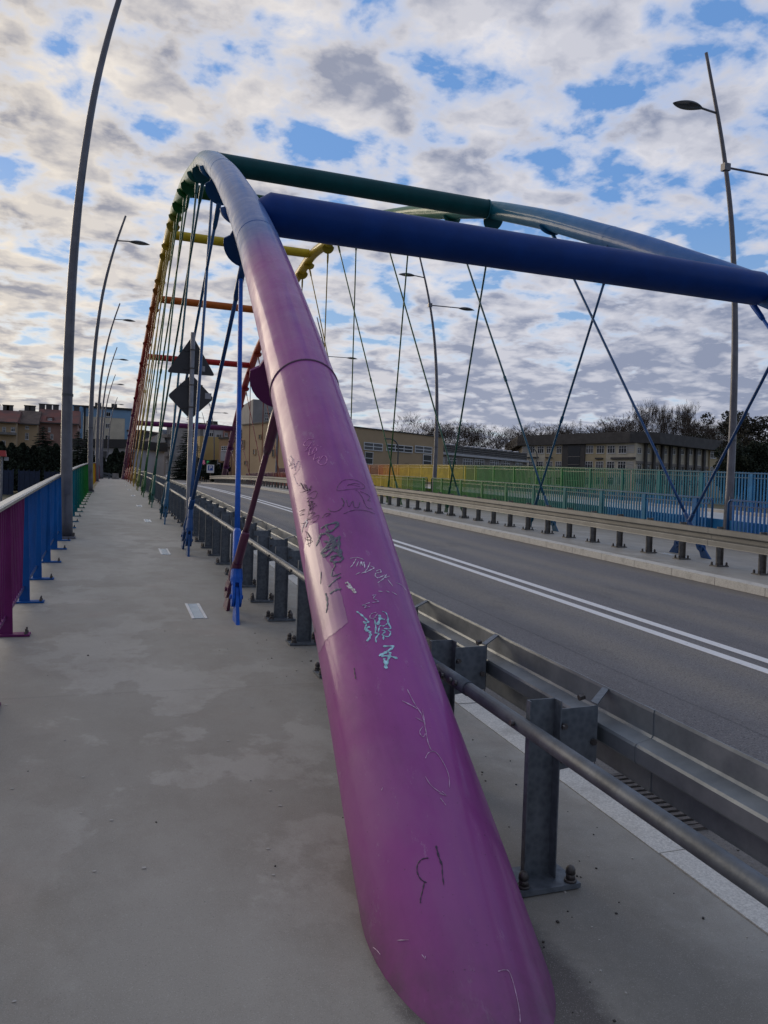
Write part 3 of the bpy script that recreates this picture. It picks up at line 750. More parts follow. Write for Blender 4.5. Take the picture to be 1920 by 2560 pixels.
guard('weathered galvanised guard rail with a tube rail, between the left walkway and the road', 1.585, 1.865, 1.495, 0, -4, 80, 2.6, M['galv'])
guard('dusty galvanised guard rail on the far side of the road', 10.22, 9.86, None, 1, 2, 82, 11.05, M['galv_warm'])

# ------------------------------------------------------------------ lamp posts
PROF = [(0, 0), (1.2, -.03), (2.5, -.05), (4.4, -.02), (6.0, .07), (7.7, .27), (9.3, .62), (10.6, 1.02)]
def lum(mb_h, mb_g, c, s, L_=.78, tilt=0.0):
    """flat almond shaped luminaire starting at c, going in direction s along x"""
    n, k = 14, 16; ringsH, o = [], len(mb_h.v)
    for i in range(n+1):
        u = i/n; w = .165*math.sin(PI*min(1, u*.96+.02))**.75; ht = .085*math.sin(PI*u)**.8
        for j in range(k+1):
            a = PI*j/k; mb_h.v.append((c[0]+s*L_*u, c[1]+w*math.cos(a), c[2]+tilt*u*L_+ht*math.sin(a)))
    for i in range(n):
        for j in range(k): q = o+i*(k+1)+j; mb_h.f.append((q, q+1, q+k+2, q+k+1))
    o = len(mb_g.v)
    for i in range(n+1):
        u = i/n; w = .165*math.sin(PI*min(1, u*.96+.02))**.75
        for j in range(k+1):
            a = PI*j/k; mb_g.v.append((c[0]+s*L_*u, c[1]+w*math.cos(a), c[2]+tilt*u*L_-.045*math.sin(PI*u)*math.sin(a)-.001))
    for i in range(n):
        for j in range(k): q = o+i*(k+1)+j; mb_g.f.append((q, q+1, q+k+2, q+k+1))
def lamp(label, x, y, s, double, base=0., hx=0., group='curved bridge lamp posts'):
    z0 = deck(y)+base; t = thing('street_lamp', label, 'street lamp', (x, y, z0), group)
    def P(h): return Vector((x+s*float(np.interp(h, [a for a, b in PROF], [b for a, b in PROF])), y, z0+h))
    hs = np.linspace(.02, 10.6+hx, 42); xs = np.interp(hs, [a for a, b in PROF], [b for a, b in PROF]); xs = xs + np.maximum(0, hs-10.6)*.29; ker = np.hanning(11); ker /= ker.sum()
    xs = np.convolve(np.pad(xs, 5, mode='reflect', reflect_type='odd'), ker, 'valid')
    MB().tube([(x+s*float(a), y, z0+float(h)) for a, h in zip(xs, hs)], [max(.035, .102-.0062*float(h)) for h in hs], 20).build('pole', M['pole'], t, smooth='sides')
    MB().hexa([(x-.15, y-.15, z0), (x+.15, y-.15, z0), (x+.15, y+.15, z0), (x-.15, y+.15, z0), (x-.14, y-.14, z0+.035), (x+.14, y-.14, z0+.035), (x+.14, y+.14, z0+.035), (x-.14, y+.14, z0+.035)]).build('base_plate', M['pole'], t)
    if y < 36:
        for dx in (-.11, .11):
            for dy in (-.11, .11): MB().tube([(x+dx, y+dy, z0+.03), (x+dx, y+dy, z0+.09)], .016, 6).build('anchor_bolt', M['bolt'], t)
        MB().quad_box((x+s*.0, y-.094, z0+.95), .10, .02, .40).build('service_door', M['pole'], t)
        MB().tube([(x-s*.04, y, z0+2.42), (x-s*.04, y, z0+2.46)], .094, 20).build('clamp_band', M['lum_dark'], t)
    arms = [(9.62+hx*.35, s, .42)] + ([(8.62, -s, 1.35)] if double else [])
    for ah, sg, al in arms:
        p = P(ah)+Vector((s*.0, 0, 0)); e = p+Vector((sg*al, 0, .03))
        a_ = MB().tube([p, e, e+Vector((sg*.1, 0, .004))], .024, 10).build('arm', M['pole'], t, smooth='sides')
        if double and sg != s: MB().quad_box(p, .17, .13, .16).build('arm_clamp', M['pole'], t)
        h_, g_ = MB(), MB(); lum(h_, g_, e+Vector((0, 0, -.01)), sg, .80, -.02)
        hh = h_.build('lamp_head', M['lum_dark'], t, smooth=True); g_.build('lens', M['lum_glass'], hh, smooth=True)
    return t
for i, y in enumerate((14.4, 31.8, 49.2, 66.6, 84.0)):
    lamp(['nearest tall curved grey lamp post, beside the blue left railing, head out of view', 'second curved lamp post along the left railing', 'third curved lamp post along the left railing, level with the yellow part', 'fourth curved lamp post along the left railing', 'fifth curved lamp post standing at the far end of the left railing'][i], -.66, y, 1, False)
    if i < 4: lamp(['tall lamp post with two opposed heads at the right edge of the picture', 'two-headed lamp post between the green right railings', 'third two-headed lamp post of the right row, seen past the near arch', 'farthest two-headed lamp post of the right row'][i], 13.52, y, -1, True, hx=.45)
lamp('thin far lamp post beyond the left end of the bridge', -.2, 112, 1, False, group='street lamps of the town')
lamp('thin far lamp post near the blue apartment block', -2.4, 124, 1, False, group='street lamps of the town')
lamp('lamp post on the right pavement of the town street', 12.5, 101, -1, True, group='street lamps of the town')
lamp('farther lamp post on the right pavement of the town street', 15.0, 130, -1, True, group='street lamps of the town')

# ------------------------------------------------------------------ road signs seen from behind
sy_ = 15.2; sx_ = 1.43; z0 = deck(sy_)
t = thing('road_sign', 'grey backs of a triangular and a diamond sign on one post behind hanger rods', 'road sign', (sx_, sy_, z0))
def onplane(px_, py_, y): p = at_y(px_, py_, y); return p
MB().tube([(sx_, sy_, z0), (sx_, sy_, z0+.02), (sx_, sy_, onplane(488, 832, sy_).z)], .044, 14).build('post', M['sign_post'], t, smooth='sides')
MB().quad_box((sx_, sy_, z0+.01), .2, .2, .02).build('base_plate', M['bolt'], t)
def rounded(pts, r=.05, n=5):
    out = []
    for i, p in enumerate(pts):
        a, b = pts[i-1], pts[(i+1) % len(pts)]
        d1, d2 = (a-p).normalized(), (b-p).normalized(); p1, p2 = p+d1*r, p+d2*r
        for k in range(n+1): u = k/n; out.append(p1*(1-u)**2+p*2*u*(1-u)+p2*u*u)
    return out
def vplate(name, pts, m_, th=.012, y=None, par=None, r=.05):
    q = rounded([Vector((p[0], y, p[1])) for p in pts], r)
    return MB().prism(q, (0, th, 0)).build(name, m_, par)
zt = onplane(489, 838, sy_).z
zb = onplane(485, 935, sy_).z
tri = vplate('triangle_panel', [(sx_-.46, zb), (sx_+.44, zb), (sx_, zt)], M['sign_back'], .012, sy_+.06, t, .07)
zc = zb-.04-.39
dia = vplate('diamond_panel', [(sx_-.43, zc), (sx_, zc-.43), (sx_+.43, zc), (sx_, zc+.43)], M['sign_back'], .012, sy_+.06, t, .06)
for zz in (zb+.10, zb+.45, zc-.2, zc+.22):
    MB().quad_box((sx_, sy_+.052, zz), .42 if abs(zz-zc) < .25 else .30, .012, .04).build('mounting_rail', M['sign_back'], t)
    MB().tube([(sx_, sy_, zz-.012), (sx_, sy_, zz+.012)], .047, 14).build('clamp', M['bolt'], t)
MB().quad_box((sx_+.32, sy_+.054, zc+.04), .12, .004, .11).build('sticker', M['sticker'], dia); MB().quad_box((sx_+.22, sy_+.054, zb+.12), .05, .004, .10).build('sticker', M['sticker'], tri)

# ------------------------------------------------------------------ floor light strips along the walkway
for side in (0, 1):
    for i, y in enumerate((7.50, 12.2, 17.9, 23.2, 29.3, 35.0, 41, 47)):
        x = .84 if side == 0 else 10.52
        z = deck(y); sl = (deck(y+.7)-deck(y))/.7
        t = thing('floor_light', 'milky glass strip in the %s walkway beside the %s pair of hanger rods' % ('left' if side == 0 else 'right', ORD[i]), 'floor light', (x, y, z), 'glass strips set in the walkways')
        def flat(x0, x1, y0, y1, h0, h1, n, m_, par): return MB().hexa([(x0, y0, deck(y0)+h0), (x1, y0, deck(y0)+h0), (x1, y1, deck(y1)+h0), (x0, y1, deck(y1)+h0), (x0, y0, deck(y0)+h1), (x1, y0, deck(y0)+h1), (x1, y1, deck(y1)+h1), (x0, y1, deck(y1)+h1)]).build(n, m_, par)
        flat(x-.045, x+.045, y+.012, y+.73, .001, .0045, 'glass_cover', M['strip_glass'], t)
        flat(x-.072, x-.047, y, y+.742, .001, .007, 'side_frame', M['strip_frame'], t); flat(x+.047, x+.072, y, y+.742, .001, .007, 'side_frame', M['strip_frame'], t)

# ------------------------------------------------------------------ drain grate in the gutter
t = thing('drain_grate', 'slotted iron drain grate in the gutter behind the nearest guard rail post', 'drain grate', (2.72, 3.3, deck(3.3)-.12))
gy0, gy1, gx0, gx1 = 3.02, 3.62, 2.53, 2.90
def zr(y, h): return deck(y)-.12+h
def flatp(x0, x1, y0, y1, h0, h1, n, m_, par): return MB().hexa([(x0, y0, zr(y0, h0)), (x1, y0, zr(y0, h0)), (x1, y1, zr(y1, h0)), (x0, y1, zr(y1, h0)), (x0, y0, zr(y0, h1)), (x1, y0, zr(y0, h1)), (x1, y1, zr(y1, h1)), (x0, y1, zr(y1, h1))]).build(n, m_, par)
flatp(gx0, gx1, gy0, gy1, .001, .004, 'shaft_shade_plate', M['shaft_shade'], t)  # near-black plate on the asphalt: darkness below the grate put into colour
for a, b, c, d in ((gx0-.03, gx0, gy0, gy1), (gx1, gx1+.03, gy0, gy1), (gx0-.03, gx1+.03, gy0-.03, gy0), (gx0-.03, gx1+.03, gy1, gy1+.03)): flatp(a, b, c, d, .001, .016, 'rim', M['iron'], t)
for k in range(12):
    y = gy0+.012+k*.050; flatp(gx0, gx1, y, y+.026, .005, .015, 'grate_bar', M['iron'], t)

# ------------------------------------------------------------------ grit, gum and litter on the walkway
g1, g2 = MB(), MB()
for i in range(260):
    u = rnd.random()
    if u < .5: x, y = rnd.uniform(1.1, 2.15), rnd.uniform(1.6, 7)
    elif u < .75: x, y = rnd.gauss(1.45, .2), rnd.gauss(2.9, .45)
    elif u < .88: x, y = rnd.uniform(-.7, 1.6), rnd.uniform(1.4, 9)
    else: x, y = 2.5+abs(rnd.gauss(0, .15)), rnd.uniform(1.5, 8)
    r = rnd.uniform(.0018, .0045) if rnd.random() < .93 else rnd.uniform(.005, .008)
    z = deck(y)+(0 if x < 2.5 else -.12)
    (g1 if rnd.random() < .4 else g2).quad_box((x, y, z+r*.4), r*2, r*1.5, r, Matrix.Rotation(rnd.uniform(0, 6), 3, 'Z'))
tag(g1.build('grit', M['pebble']), 'pale grit scattered on the walkway around the guard rail feet', 'grit', kind='stuff')
tag(g2.build('grit', M['pebble_d']), 'dark grit scattered on the walkway around the guard rail feet', 'grit', kind='stuff')
gm = MB()
GUM = [(645, 1760), (505, 1593), (480, 1598), (505, 1620), (325, 1632), (345, 1620), (455, 1638), (115, 1763), (15, 1762), (583, 1780), (630, 1768), (625, 1852), (635, 1857), (68, 1905), (207, 1943), (30, 1972), (527, 1961), (675, 1975), (700, 2014), (202, 2033), (360, 2170), (670, 2123), (236, 2178), (35, 2505), (683, 2188), (282, 1695), (282, 1735), (534, 1616), (535, 1598), (330, 1433), (375, 1450), (278, 2050), (570, 1852)]
for (a, b) in GUM:
    P = at_h(a, b, .002); r = rnd.uniform(.005, .010); n = 9
    gm.poly([(P.x+r*(.7+.5*rnd.random())*math.cos(2*PI*k/n), P.y+r*(.7+.5*rnd.random())*math.sin(2*PI*k/n), deck(P.y)+.0025) for k in range(n)])
tag(gm.build('gum_spots', M['gum']), 'small pale trodden spots scattered over the walkway coating', 'spots', kind='stuff')

# ------------------------------------------------------------------ graffiti on the near arch (each stroke lies on the tube)
bvh = BVHTree.FromPolygons([Vector(v) for v in arch_tubes[0].v], arch_tubes[0].f)
GX = lambda p: (650+p[0]/3.402, 1050+p[1]/3.402)
def hit_tube(px_, py_):
    d = ray(px_, py_).normalized(); h = bvh.ray_cast(EYE, d, 30)
    return (h[0], h[1]) if h[0] is not None else None
def strokes(name, col, lines, width, lab, conv=GX, rough=.5):
    m = MB(); m_ = mat('%s_pen' % name, col, rough, var=.35, vscale=60); KW = {'light_blue_tag': .62, 'light_blue_letters': .72, 'dark_marker_tag': .85, 'black_hook_drawing': .75}.get(name, .72)
    for ln in lines:
        w = width*1.0
        if isinstance(ln, tuple) and isinstance(ln[0], (int, float)): w, ln = ln[0], ln[1]
        w *= KW
        # Catmull-Rom through the points
        P = [Vector((*conv(p), 0)) for p in ln]
        Q = []
        for i in range(len(P)-1):
            p0, p1, p2, p3 = P[max(i-1, 0)], P[i], P[i+1], P[min(i+2, len(P)-1)]
            for k in range(5):
                u = k/5; Q.append(.5*((2*p1)+(p2-p0)*u+(2*p0-5*p1+4*p2-p3)*u*u+(3*p1-p0-3*p2+p3)*u**3))
        Q.append(P[-1]); H_ = [hit_tube(q.x, q.y) for q in Q]
        H_ = [h for h in H_ if h]
        if len(H_) < 2: continue
        o = len(m.v)
        for i, (p, n) in enumerate(H_):
            t = (H_[min(i+1, len(H_)-1)][0]-H_[max(i-1, 0)][0]); t = t.normalized() if t.length > 1e-6 else Vector((0, 0, 1))
            b = n.cross(t).normalized(); ww = w*(.75+.35*math.sin(i*1.7+o))*(.55 if i in (0, len(H_)-1) else 1)
            m.v += [tuple(p+n*.0022+b*ww), tuple(p+n*.0032), tuple(p+n*.0022-b*ww)]
        for i in range(len(H_)-1):
            a = o+3*i; m.f += [(a, a+1, a+4, a+3), (a+1, a+2, a+5, a+4)]
    if m.v:
        me = bpy.data.meshes.new(name); me.from_pydata(m.v, [], m.f); me.materials.append(m_); me.update()
        o = bpy.data.objects.new(name, me); COL.objects.link(o); o.parent = ARCH0; o.matrix_parent_inverse = parent_world(ARCH0).inverted(); o['label'] = lab
ARCH0 = [o for o in COL.objects if o.get('arch_side') == 0][0]
for o in COL.objects:
    if 'arch_side' in o: del o['arch_side']
strokes('pink_tag', (.62, .20, .50), [[(455, 165), (410, 165), (372, 205), (395, 225), (440, 190), (400, 245), (385, 265), (440, 235)], [(430, 235), (420, 300), (480, 265), (470, 235), (440, 290)], [(470, 290), (460, 340), (505, 315), (500, 355), (540, 305), (570, 330), (555, 375), (510, 380), (490, 350)], [(515, 228), (522, 234)], [(455, 213), (462, 218)], [(488, 215), (494, 220)]], .0042, 'pink felt-pen tag high on the arch')
strokes('white_scrawl', (.62, .50, .58), [[(265, 300), (275, 350), (250, 395), (290, 370), (300, 430), (320, 350), (340, 370), (325, 430), (285, 470)], [(245, 330), (265, 380), (285, 330), (300, 400), (330, 340)], [(290, 470), (310, 530), (330, 555), (350, 548)], [(255, 310), (290, 345), (268, 410), (300, 395)]], .0022, 'thin whitish scrawl on the bright left flank of the arch')
strokes('black_scribble', (.05, .022, .05), [[(345, 530), (370, 590), (355, 540), (385, 600), (375, 545), (405, 605), (390, 550), (420, 600), (438, 560), (400, 625), (432, 590), (345, 620)], [(410, 640), (470, 605), (487, 625), (470, 665), (440, 670)], [(395, 670), (440, 660), (400, 700), (455, 690), (410, 730), (470, 710), (420, 770), (485, 725)], [(410, 680), (430, 760), (440, 690), (450, 780), (415, 800), (470, 790), (410, 850), (500, 810), (480, 860), (430, 870)], [(430, 720), (415, 790), (395, 870), (350, 880)], [(335, 780), (385, 760), (340, 810), (380, 800)], [(385, 945), (430, 1000), (400, 950), (440, 1010), (390, 1020), (450, 1030), (400, 1060)], [(400, 970), (420, 1080), (430, 1000), (380, 1010)]], .0022, 'tangle of thin black pen scribbles on the left flank of the arch')
strokes('mushroom_drawing', (.085, .03, .085), [[(655, 600), (660, 570), (700, 520), (760, 508), (830, 520), (885, 560), (880, 585), (800, 588), (700, 600), (655, 605)], [(740, 560), (800, 540), (845, 550)], [(745, 548), (800, 556), (850, 570)]], .0024, 'faint pen drawing of a mushroom cap')
strokes('jul_lettering', (.10, .035, .10), [(.0055, [(695, 665), (715, 700), (705, 740)]), [(700, 745), (660, 775), (610, 780), (580, 755)], [(735, 680), (755, 740), (790, 690), (800, 740), (835, 745), (850, 700)], [(835, 610), (870, 660), (905, 740), (955, 760)], [(850, 610), (910, 635), (935, 660), (915, 685), (940, 690)], [(710, 800), (790, 770), (870, 768), (940, 785), (975, 803)], [(810, 600), (830, 605)], (.004, [(530, 835), (560, 800), (600, 798), (560, 825)])], .0030, 'dark pen letters "Jul" under the mushroom drawing')
strokes('dark_marker_tag', (.075, .085, .13), [(.011, [(520, 925), (570, 895), (665, 875), (620, 940), (560, 950)]), (.008, [(560, 905), (595, 955), (620, 935)]), (.012, [(520, 965), (505, 1010), (480, 1075)]), (.009, [(515, 975), (570, 970), (600, 1010), (585, 1040), (540, 1030)]), (.013, [(600, 975), (625, 1030), (580, 1060), (530, 1120)]), (.014, [(680, 990), (640, 1020), (625, 1080), (560, 1110), (520, 1140)]), (.013, [(675, 990), (670, 1080), (690, 1150), (640, 1110), (600, 1120)]), (.012, [(520, 1130), (560, 1160), (610, 1110), (650, 1060)]), (.009, [(600, 1170), (640, 1155), (700, 1165), (690, 1200), (640, 1210), (600, 1190), (650, 1170)]), (.006, [(625, 1215), (640, 1240), (620, 1280), (615, 1330), (690, 1305)]), (.010, [(595, 1480), (640, 1450), (690, 1440)]), (.008, [(585, 1420), (640, 1365), (690, 1335)]), (.009, [(560, 1475), (575, 1540), (572, 1600), (565, 1640)]), (.005, [(522, 1290), (518, 1395)]), (.008, [(590, 1030), (640, 1010)]), (.010, [(560, 1090), (600, 1070), (650, 1075)])], .009, 'large grey-blue marker tag with drips in the middle of the arch')
strokes('timber_lettering', (.72, .66, .74), [(.003, [(765, 1180), (830, 1172), (880, 1190)]), [(818, 1182), (795, 1225), (768, 1258)], [(838, 1205), (820, 1250)], [(850, 1245), (862, 1205), (870, 1240), (885, 1210), (890, 1262)], [(935, 1215), (915, 1262), (890, 1300), (945, 1275), (970, 1260), (940, 1245)], [(985, 1290), (1020, 1275), (1025, 1300), (985, 1305), (980, 1330), (1005, 1345), (1060, 1320)], [(1075, 1315), (1050, 1350), (1000, 1388)], [(1060, 1345), (1100, 1330)], [(1085, 1360), (1128, 1415)], [(860, 1308), (905, 1290)], [(815, 1318), (850, 1298)], (.0022, [(1155, 1385), (1200, 1405), (1240, 1450)]), (.0042, [(1005, 1458), (1045, 1462)]), (.0042, [(1070, 1455), (1100, 1468)]), (.003, [(1120, 1465), (1165, 1490)])], .0036, 'white marker word "Timber" across the arch')
strokes('torn_sticker', (.66, .62, .60), [(.008, [(725, 1392), (745, 1385), (765, 1410), (745, 1418)]), (.007, [(760, 1400), (785, 1440), (800, 1470)]), (.008, [(770, 1435), (800, 1445), (815, 1475)]), (.006, [(740, 1410), (765, 1432), (790, 1425)])], .007, 'remains of a torn white sticker')
strokes('sticker_trace', (.35, .06, .03), [(.005, [(783, 1440), (800, 1448), (795, 1460)])], .005, 'red and yellow remnant on the torn sticker')
strokes('pale_letter', (.42, .30, .46), [[(955, 1495), (985, 1490), (965, 1520), (1010, 1545), (955, 1555)]], .0045, 'faded pale letter high above the light blue tag')
strokes('pale_zigzag', (.42, .30, .46), [[(935, 1555), (870, 1580), (905, 1580), (890, 1600), (935, 1590)]], .0045, 'faded pale zigzag left above the light blue tag')
strokes('pale_loop', (.42, .30, .46), [[(990, 1640), (950, 1650), (935, 1680), (960, 1695), (985, 1680)], [(1000, 1650), (960, 1700)]], .0045, 'faded pale loop within the light blue tag')
strokes('light_blue_tag', (.36, .62, .70), [(.007, [(822, 1630), (870, 1665), (915, 1710), (925, 1725), (880, 1720), (905, 1740), (895, 1770), (930, 1760)]), (.011, [(935, 1760), (895, 1785), (930, 1800), (940, 1830), (925, 1870), (905, 1880)]), (.009, [(1010, 1660), (1030, 1690), (1060, 1700)]), (.012, [(1000, 1745), (1020, 1690), (1015, 1660)]), (.005, [(1040, 1630), (1075, 1650), (1090, 1720), (1050, 1755), (1020, 1755), (1005, 1810)]), (.007, [(975, 1700), (985, 1760), (980, 1820)]), (.006, [(1050, 1775), (1110, 1775), (1080, 1700), (1100, 1760)]), (.006, [(1035, 1790), (1065, 1800), (1040, 1830), (1090, 1845), (1110, 1810), (1090, 1790)]), (.007, [(975, 1815), (1010, 1820), (985, 1860), (990, 1895)]), (.006, [(1050, 1830), (1050, 1875)])], .007, 'light blue marker tag low on the arch')
strokes('light_blue_letters', (.38, .66, .72), [(.008, [(1045, 1928), (1135, 1928), (1090, 1965), (1012, 2010)]), (.011, [(1012, 2010), (1060, 1985), (1090, 1965)]), (.009, [(1030, 2012), (1090, 2010), (1170, 2030)]), (.010, [(1055, 2030), (1065, 2070), (1072, 2115), (1078, 2070), (1105, 2000), (1100, 1975)])], .008, 'light blue letters "NA" below the tag')
strokes('black_tick', (.04, .02, .045), [(.004, [(802, 2110), (808, 2160), (815, 2205)])], .004, 'short black pen stroke')
CV2 = lambda p: (800+p[0]/2.4308, 1650+p[1]/2.4308)
strokes('scratches', (.55, .36, .52), [(.0028, [(530, 180), (570, 260), (620, 340), (640, 420), (655, 500), (675, 550)]), (.004, [(500, 250), (560, 280), (590, 300)]), [(580, 350), (640, 385)], [(620, 300), (640, 400)], [(625, 405), (605, 440), (625, 470), (640, 450)], [(640, 600), (660, 565), (700, 560), (745, 620), (780, 700), (785, 780)], [(640, 710), (680, 770), (760, 825)], [(720, 810), (765, 825), (740, 800)], [(730, 840), (765, 885)], [(375, 795), (382, 775)], [(470, 1705), (540, 1702)], [(325, 1745), (350, 1765), (370, 1790)], [(620, 1790), (640, 1815), (642, 1800)], [(1080, 1895), (1120, 1885), (1150, 1900), (1180, 1990), (1210, 2130), (1215, 2210)]], .0022, 'pale scratches in the lower purple paint', CV2)
strokes('black_hook_drawing', (.045, .018, .06), [[(660, 1205), (625, 1210), (595, 1240), (592, 1290), (615, 1335), (650, 1355)], [(635, 1345), (625, 1400), (612, 1450), (612, 1480)], (.005, [(705, 1130), (720, 1190), (742, 1250)]), [(742, 1250), (745, 1310), (753, 1370)]], .0032, 'two black pen lines like a hook near the arch foot', CV2)
# repainted patch: slightly lighter purple area on the flank
def patch(name, pts, col, lab, conv=GX, nu=14):
    m = MB(); P = [conv(p) for p in pts]; cx = sum(p[0] for p in P)/len(P); cy = sum(p[1] for p in P)/len(P)
    # dense boundary, rings toward the centre
    B = []
    for i in range(len(P)):
        a, b = P[i], P[(i+1) % len(P)]
        for k in range(6): B.append((a[0]+(b[0]-a[0])*k/6+rnd.uniform(-1, 1), a[1]+(b[1]-a[1])*k/6+rnd.uniform(-1, 1)))
    rings = 12
    for j in range(rings+1):
        for (x, y) in B:
            u = j/rings; h = hit_tube(x+(cx-x)*u, y+(cy-y)*u)
            if not h: h = hit_tube(cx, cy)
            m.v.append(tuple(h[0]+h[1]*.0012))
    n = len(B)
    for j in range(rings):
        for k in range(n): m.f.append((j*n+k, j*n+(k+1) % n, (j+1)*n+(k+1) % n, (j+1)*n+k))
    me = bpy.data.meshes.new(name); me.from_pydata(m.v, [], m.f); me.materials.append(mat(name+'_paint', col, .42, coat=.35, var=.12, vscale=5, coat_rough=.2)); me.update()
    for p in me.polygons: p.use_smooth = True
    o = bpy.data.objects.new(name, me); COL.objects.link(o); o.parent = ARCH0; o.matrix_parent_inverse = parent_world(ARCH0).inverted(); o['label'] = lab
patch('repainted_patch', [(375, 1105), (420, 900), (490, 870), (510, 1000), (560, 1180), (640, 1300), (690, 1470), (750, 1720), (640, 1810), (560, 1870), (520, 1960), (480, 2000), (450, 1800), (400, 1400)], (.30, .105, .27), 'lighter touched-up patch of purple paint')
strokes('chipped_paint', (.62, .58, .66), [(.012, [(395, 850), (400, 880), (385, 910)]), (.007, [(385, 860), (365, 920), (358, 960)])], .01, 'white chipped spot on the left flank')

# ------------------------------------------------------------------ buildings
class Face:
    """a vertical facade between two ground points measured from the photograph"""
    def __init__(s, a, b, ztop=None):
        s.a, s.b = Vector((a.x, a.y, 0)), Vector((b.x, b.y, 0)); s.top = ztop if ztop is not None else a.z; s.topb = b.z if ztop is None else ztop
        s.u = (s.b-s.a).normalized(); s.n = Vector((s.u.y, -s.u.x, 0)); s.L = (s.b-s.a).length
    def hit(s, px_, py_):
        d = ray(px_, py_); t = (s.a-EYE).dot(s.n)/d.dot(s.n); p = EYE+d*t; return ((p-s.a).dot(s.u), p.z)
    def P(s, u, z, o=0): q = s.a+s.u*u+s.n*o; return Vector((q.x, q.y, z))
    def box(s, mb, u0, u1, z0, z1, o0, o1):
        return mb.hexa([s.P(u0, z0, o0), s.P(u1, z0, o0), s.P(u1, z0, o1), s.P(u0, z0, o1), s.P(u0, z1, o0), s.P(u1, z1, o0), s.P(u1, z1, o1), s.P(u0, z1, o1)])
    def window(s, par, px0, py0, px1, py1, nx=2, ny=1, cross=False, frame=None, glass=None, sill=True):
        u0, za = s.hit(px0, py0); u1, zb = s.hit(px1, py1); z0, z1 = min(za, zb), max(za, zb); u0, u1 = min(u0, u1), max(u0, u1)
        f = MB(); w = min(.075, max(.045, (u1-u0)*.045))
        s.box(f, u0, u0+w, z0, z1, .02, .09); s.box(f, u1-w, u1, z0, z1, .02, .09); s.box(f, u0+w, u1-w, z0, z0+w, .02, .09); s.box(f, u0+w, u1-w, z1-w, z1, .02, .09)
        for i in range(1, nx): u = u0+(u1-u0)*i/nx; s.box(f, u-w*.6, u+w*.6, z0+w, z1-w, .02, .085)
        for j in range(1, ny): z = z0+(z1-z0)*(j/ny if not cross else .68); s.box(f, u0+w, u1-w, z-w*.5, z+w*.5, .02, .080)
        o = f.build('window', frame or M['fin'], par)
        g = MB(); s.box(g, u0+w*.5, u1-w*.5, z0+w*.5, z1-w*.5, .012, .05); g.build('pane', glass or (M['glass'] if rnd.random() < .7 else M['curtain']), o)
        if sill: q = MB(); s.box(q, u0-.06, u1+.06, z0-.09, z0-.015, .01, .16); q.build('sill', M['fin'], o)
        return o
def block(par, f, depth, zb, material, name='wall', top=None):
    z1 = top if top is not None else f.top; q = f.P(0, zb); m = MB(); back = -depth
    return m.hexa([f.P(0, zb, 0), f.P(f.L, zb, 0), f.P(f.L, zb, back), f.P(0, zb, back), f.P(0, z1, 0), f.P(f.L, z1, 0), f.P(f.L, z1, back), f.P(0, z1, back)]).build(name, material, par)
def bld(label, f, zb=0): return thing('building', label, 'building', (f.a.x, f.a.y, zb))

# tan cultural building with cross windows -------------------------------------
c = at_y(730, 1050, 78); fr = Face(c, at_y(1110, 1077, 88), c.z); zc_ = c.z
fl = Face(Vector((at_y(606, 1062, 88).x, 88, zc_)), Vector((c.x, 78, zc_)), zc_)
b = bld('large flat-roofed tan building with long dark cross-shaped windows behind the yellow railing', fr)
m = MB(); A_, B_, C_ = fl.P(0, 0), fr.P(0, 0), fr.P(fr.L, 0); back = Vector((8, 26, 0)); base = [A_, B_, C_, C_+back, A_+back]
m.prism([p+Vector((0, 0, -2)) for p in base], (0, 0, zc_+2)).build('wall', M['tan'], b)
for ff in (fr, fl): m = MB(); ff.box(m, -.0, ff.L, zc_-.02, zc_+.10, -.3, .12); m.build('parapet_cap', M['grey_d'], b)
def cb(x, y): return (850+x/3.016, 950+y/3.016)
for (x0, y0, x1, y1, nx, ny) in ((178, 467, 318, 538, 2, 2), (348, 480, 543, 552, 3, 2), (563, 493, 690, 558, 2, 2), (186, 540, 244, 638, 1, 2), (624, 560, 686, 660, 1, 2)):
    p0, p1 = cb(x0, y0), cb(x1, y1); fr.window(b, *p0, *p1, nx, ny, sill=False)
for (x0, y0, x1, y1) in ((605, 1100, 611, 1122), (634, 1123, 640, 1137), (648, 1086, 654, 1098), (681, 1123, 688, 1143), (612, 1152, 618, 1163)): fl.window(b, x0, y0, x1, y1, 1, 1, sill=False, frame=M['tan2'])
# glass pyramid and vents on its roof
p = fr.P(fr.hit(917, 1050)[0], zc_, -6); w = 1.9
pm = MB(); ap = p+Vector((0, 0, 2.0)); cs = [p+Vector((dx*w, dy*w, .1)) for dx, dy in ((-1, -1), (1, -1), (1, 1), (-1, 1))]
for i in range(4): pm.poly([cs[i], cs[(i+1) % 4], ap])
sk = pm.build('roof_light', M['roof_z'], b)
for q in cs: MB().tube([q, ap], .05, 6).build('glazing_bar', M['fin'], sk)
p = fr.P(fr.hit(991, 1062)[0], zc_, -3); MB().tube([p, p+Vector((0, 0, .25)), p+Vector((0, 0, .4))], [.35, .35, .1], 10).build('roof_vent', M['grey_d'], b)
for px_ in (625, 645): p = fl.P(fl.hit(px_, 1055)[0], zc_, -4); MB().quad_box(p+Vector((0, 0, .4)), 1.0, .7, .8).build('chimney', M['grey2'], b); MB().quad_box(p+Vector((0, 0, .84)), 1.2, .9, .08).build('chimney_cap', M['roof_z'], b)
# grey tower block behind
f = Face(at_y(633, 998, 140), at_y(690, 1000, 140)); b = bld('plain grey tower block rising behind the tan building', f); block(b, f, 14, 3, M['grey'])
for y_ in (1030, 1044): f.window(b, 662, y_, 676, y_+8, 3, 1, sill=False)
MB().tube([f.P(2, f.top, -2), f.P(2, f.top+2.5, -2)], .04, 5).build('aerial', M['grey_d'], b)
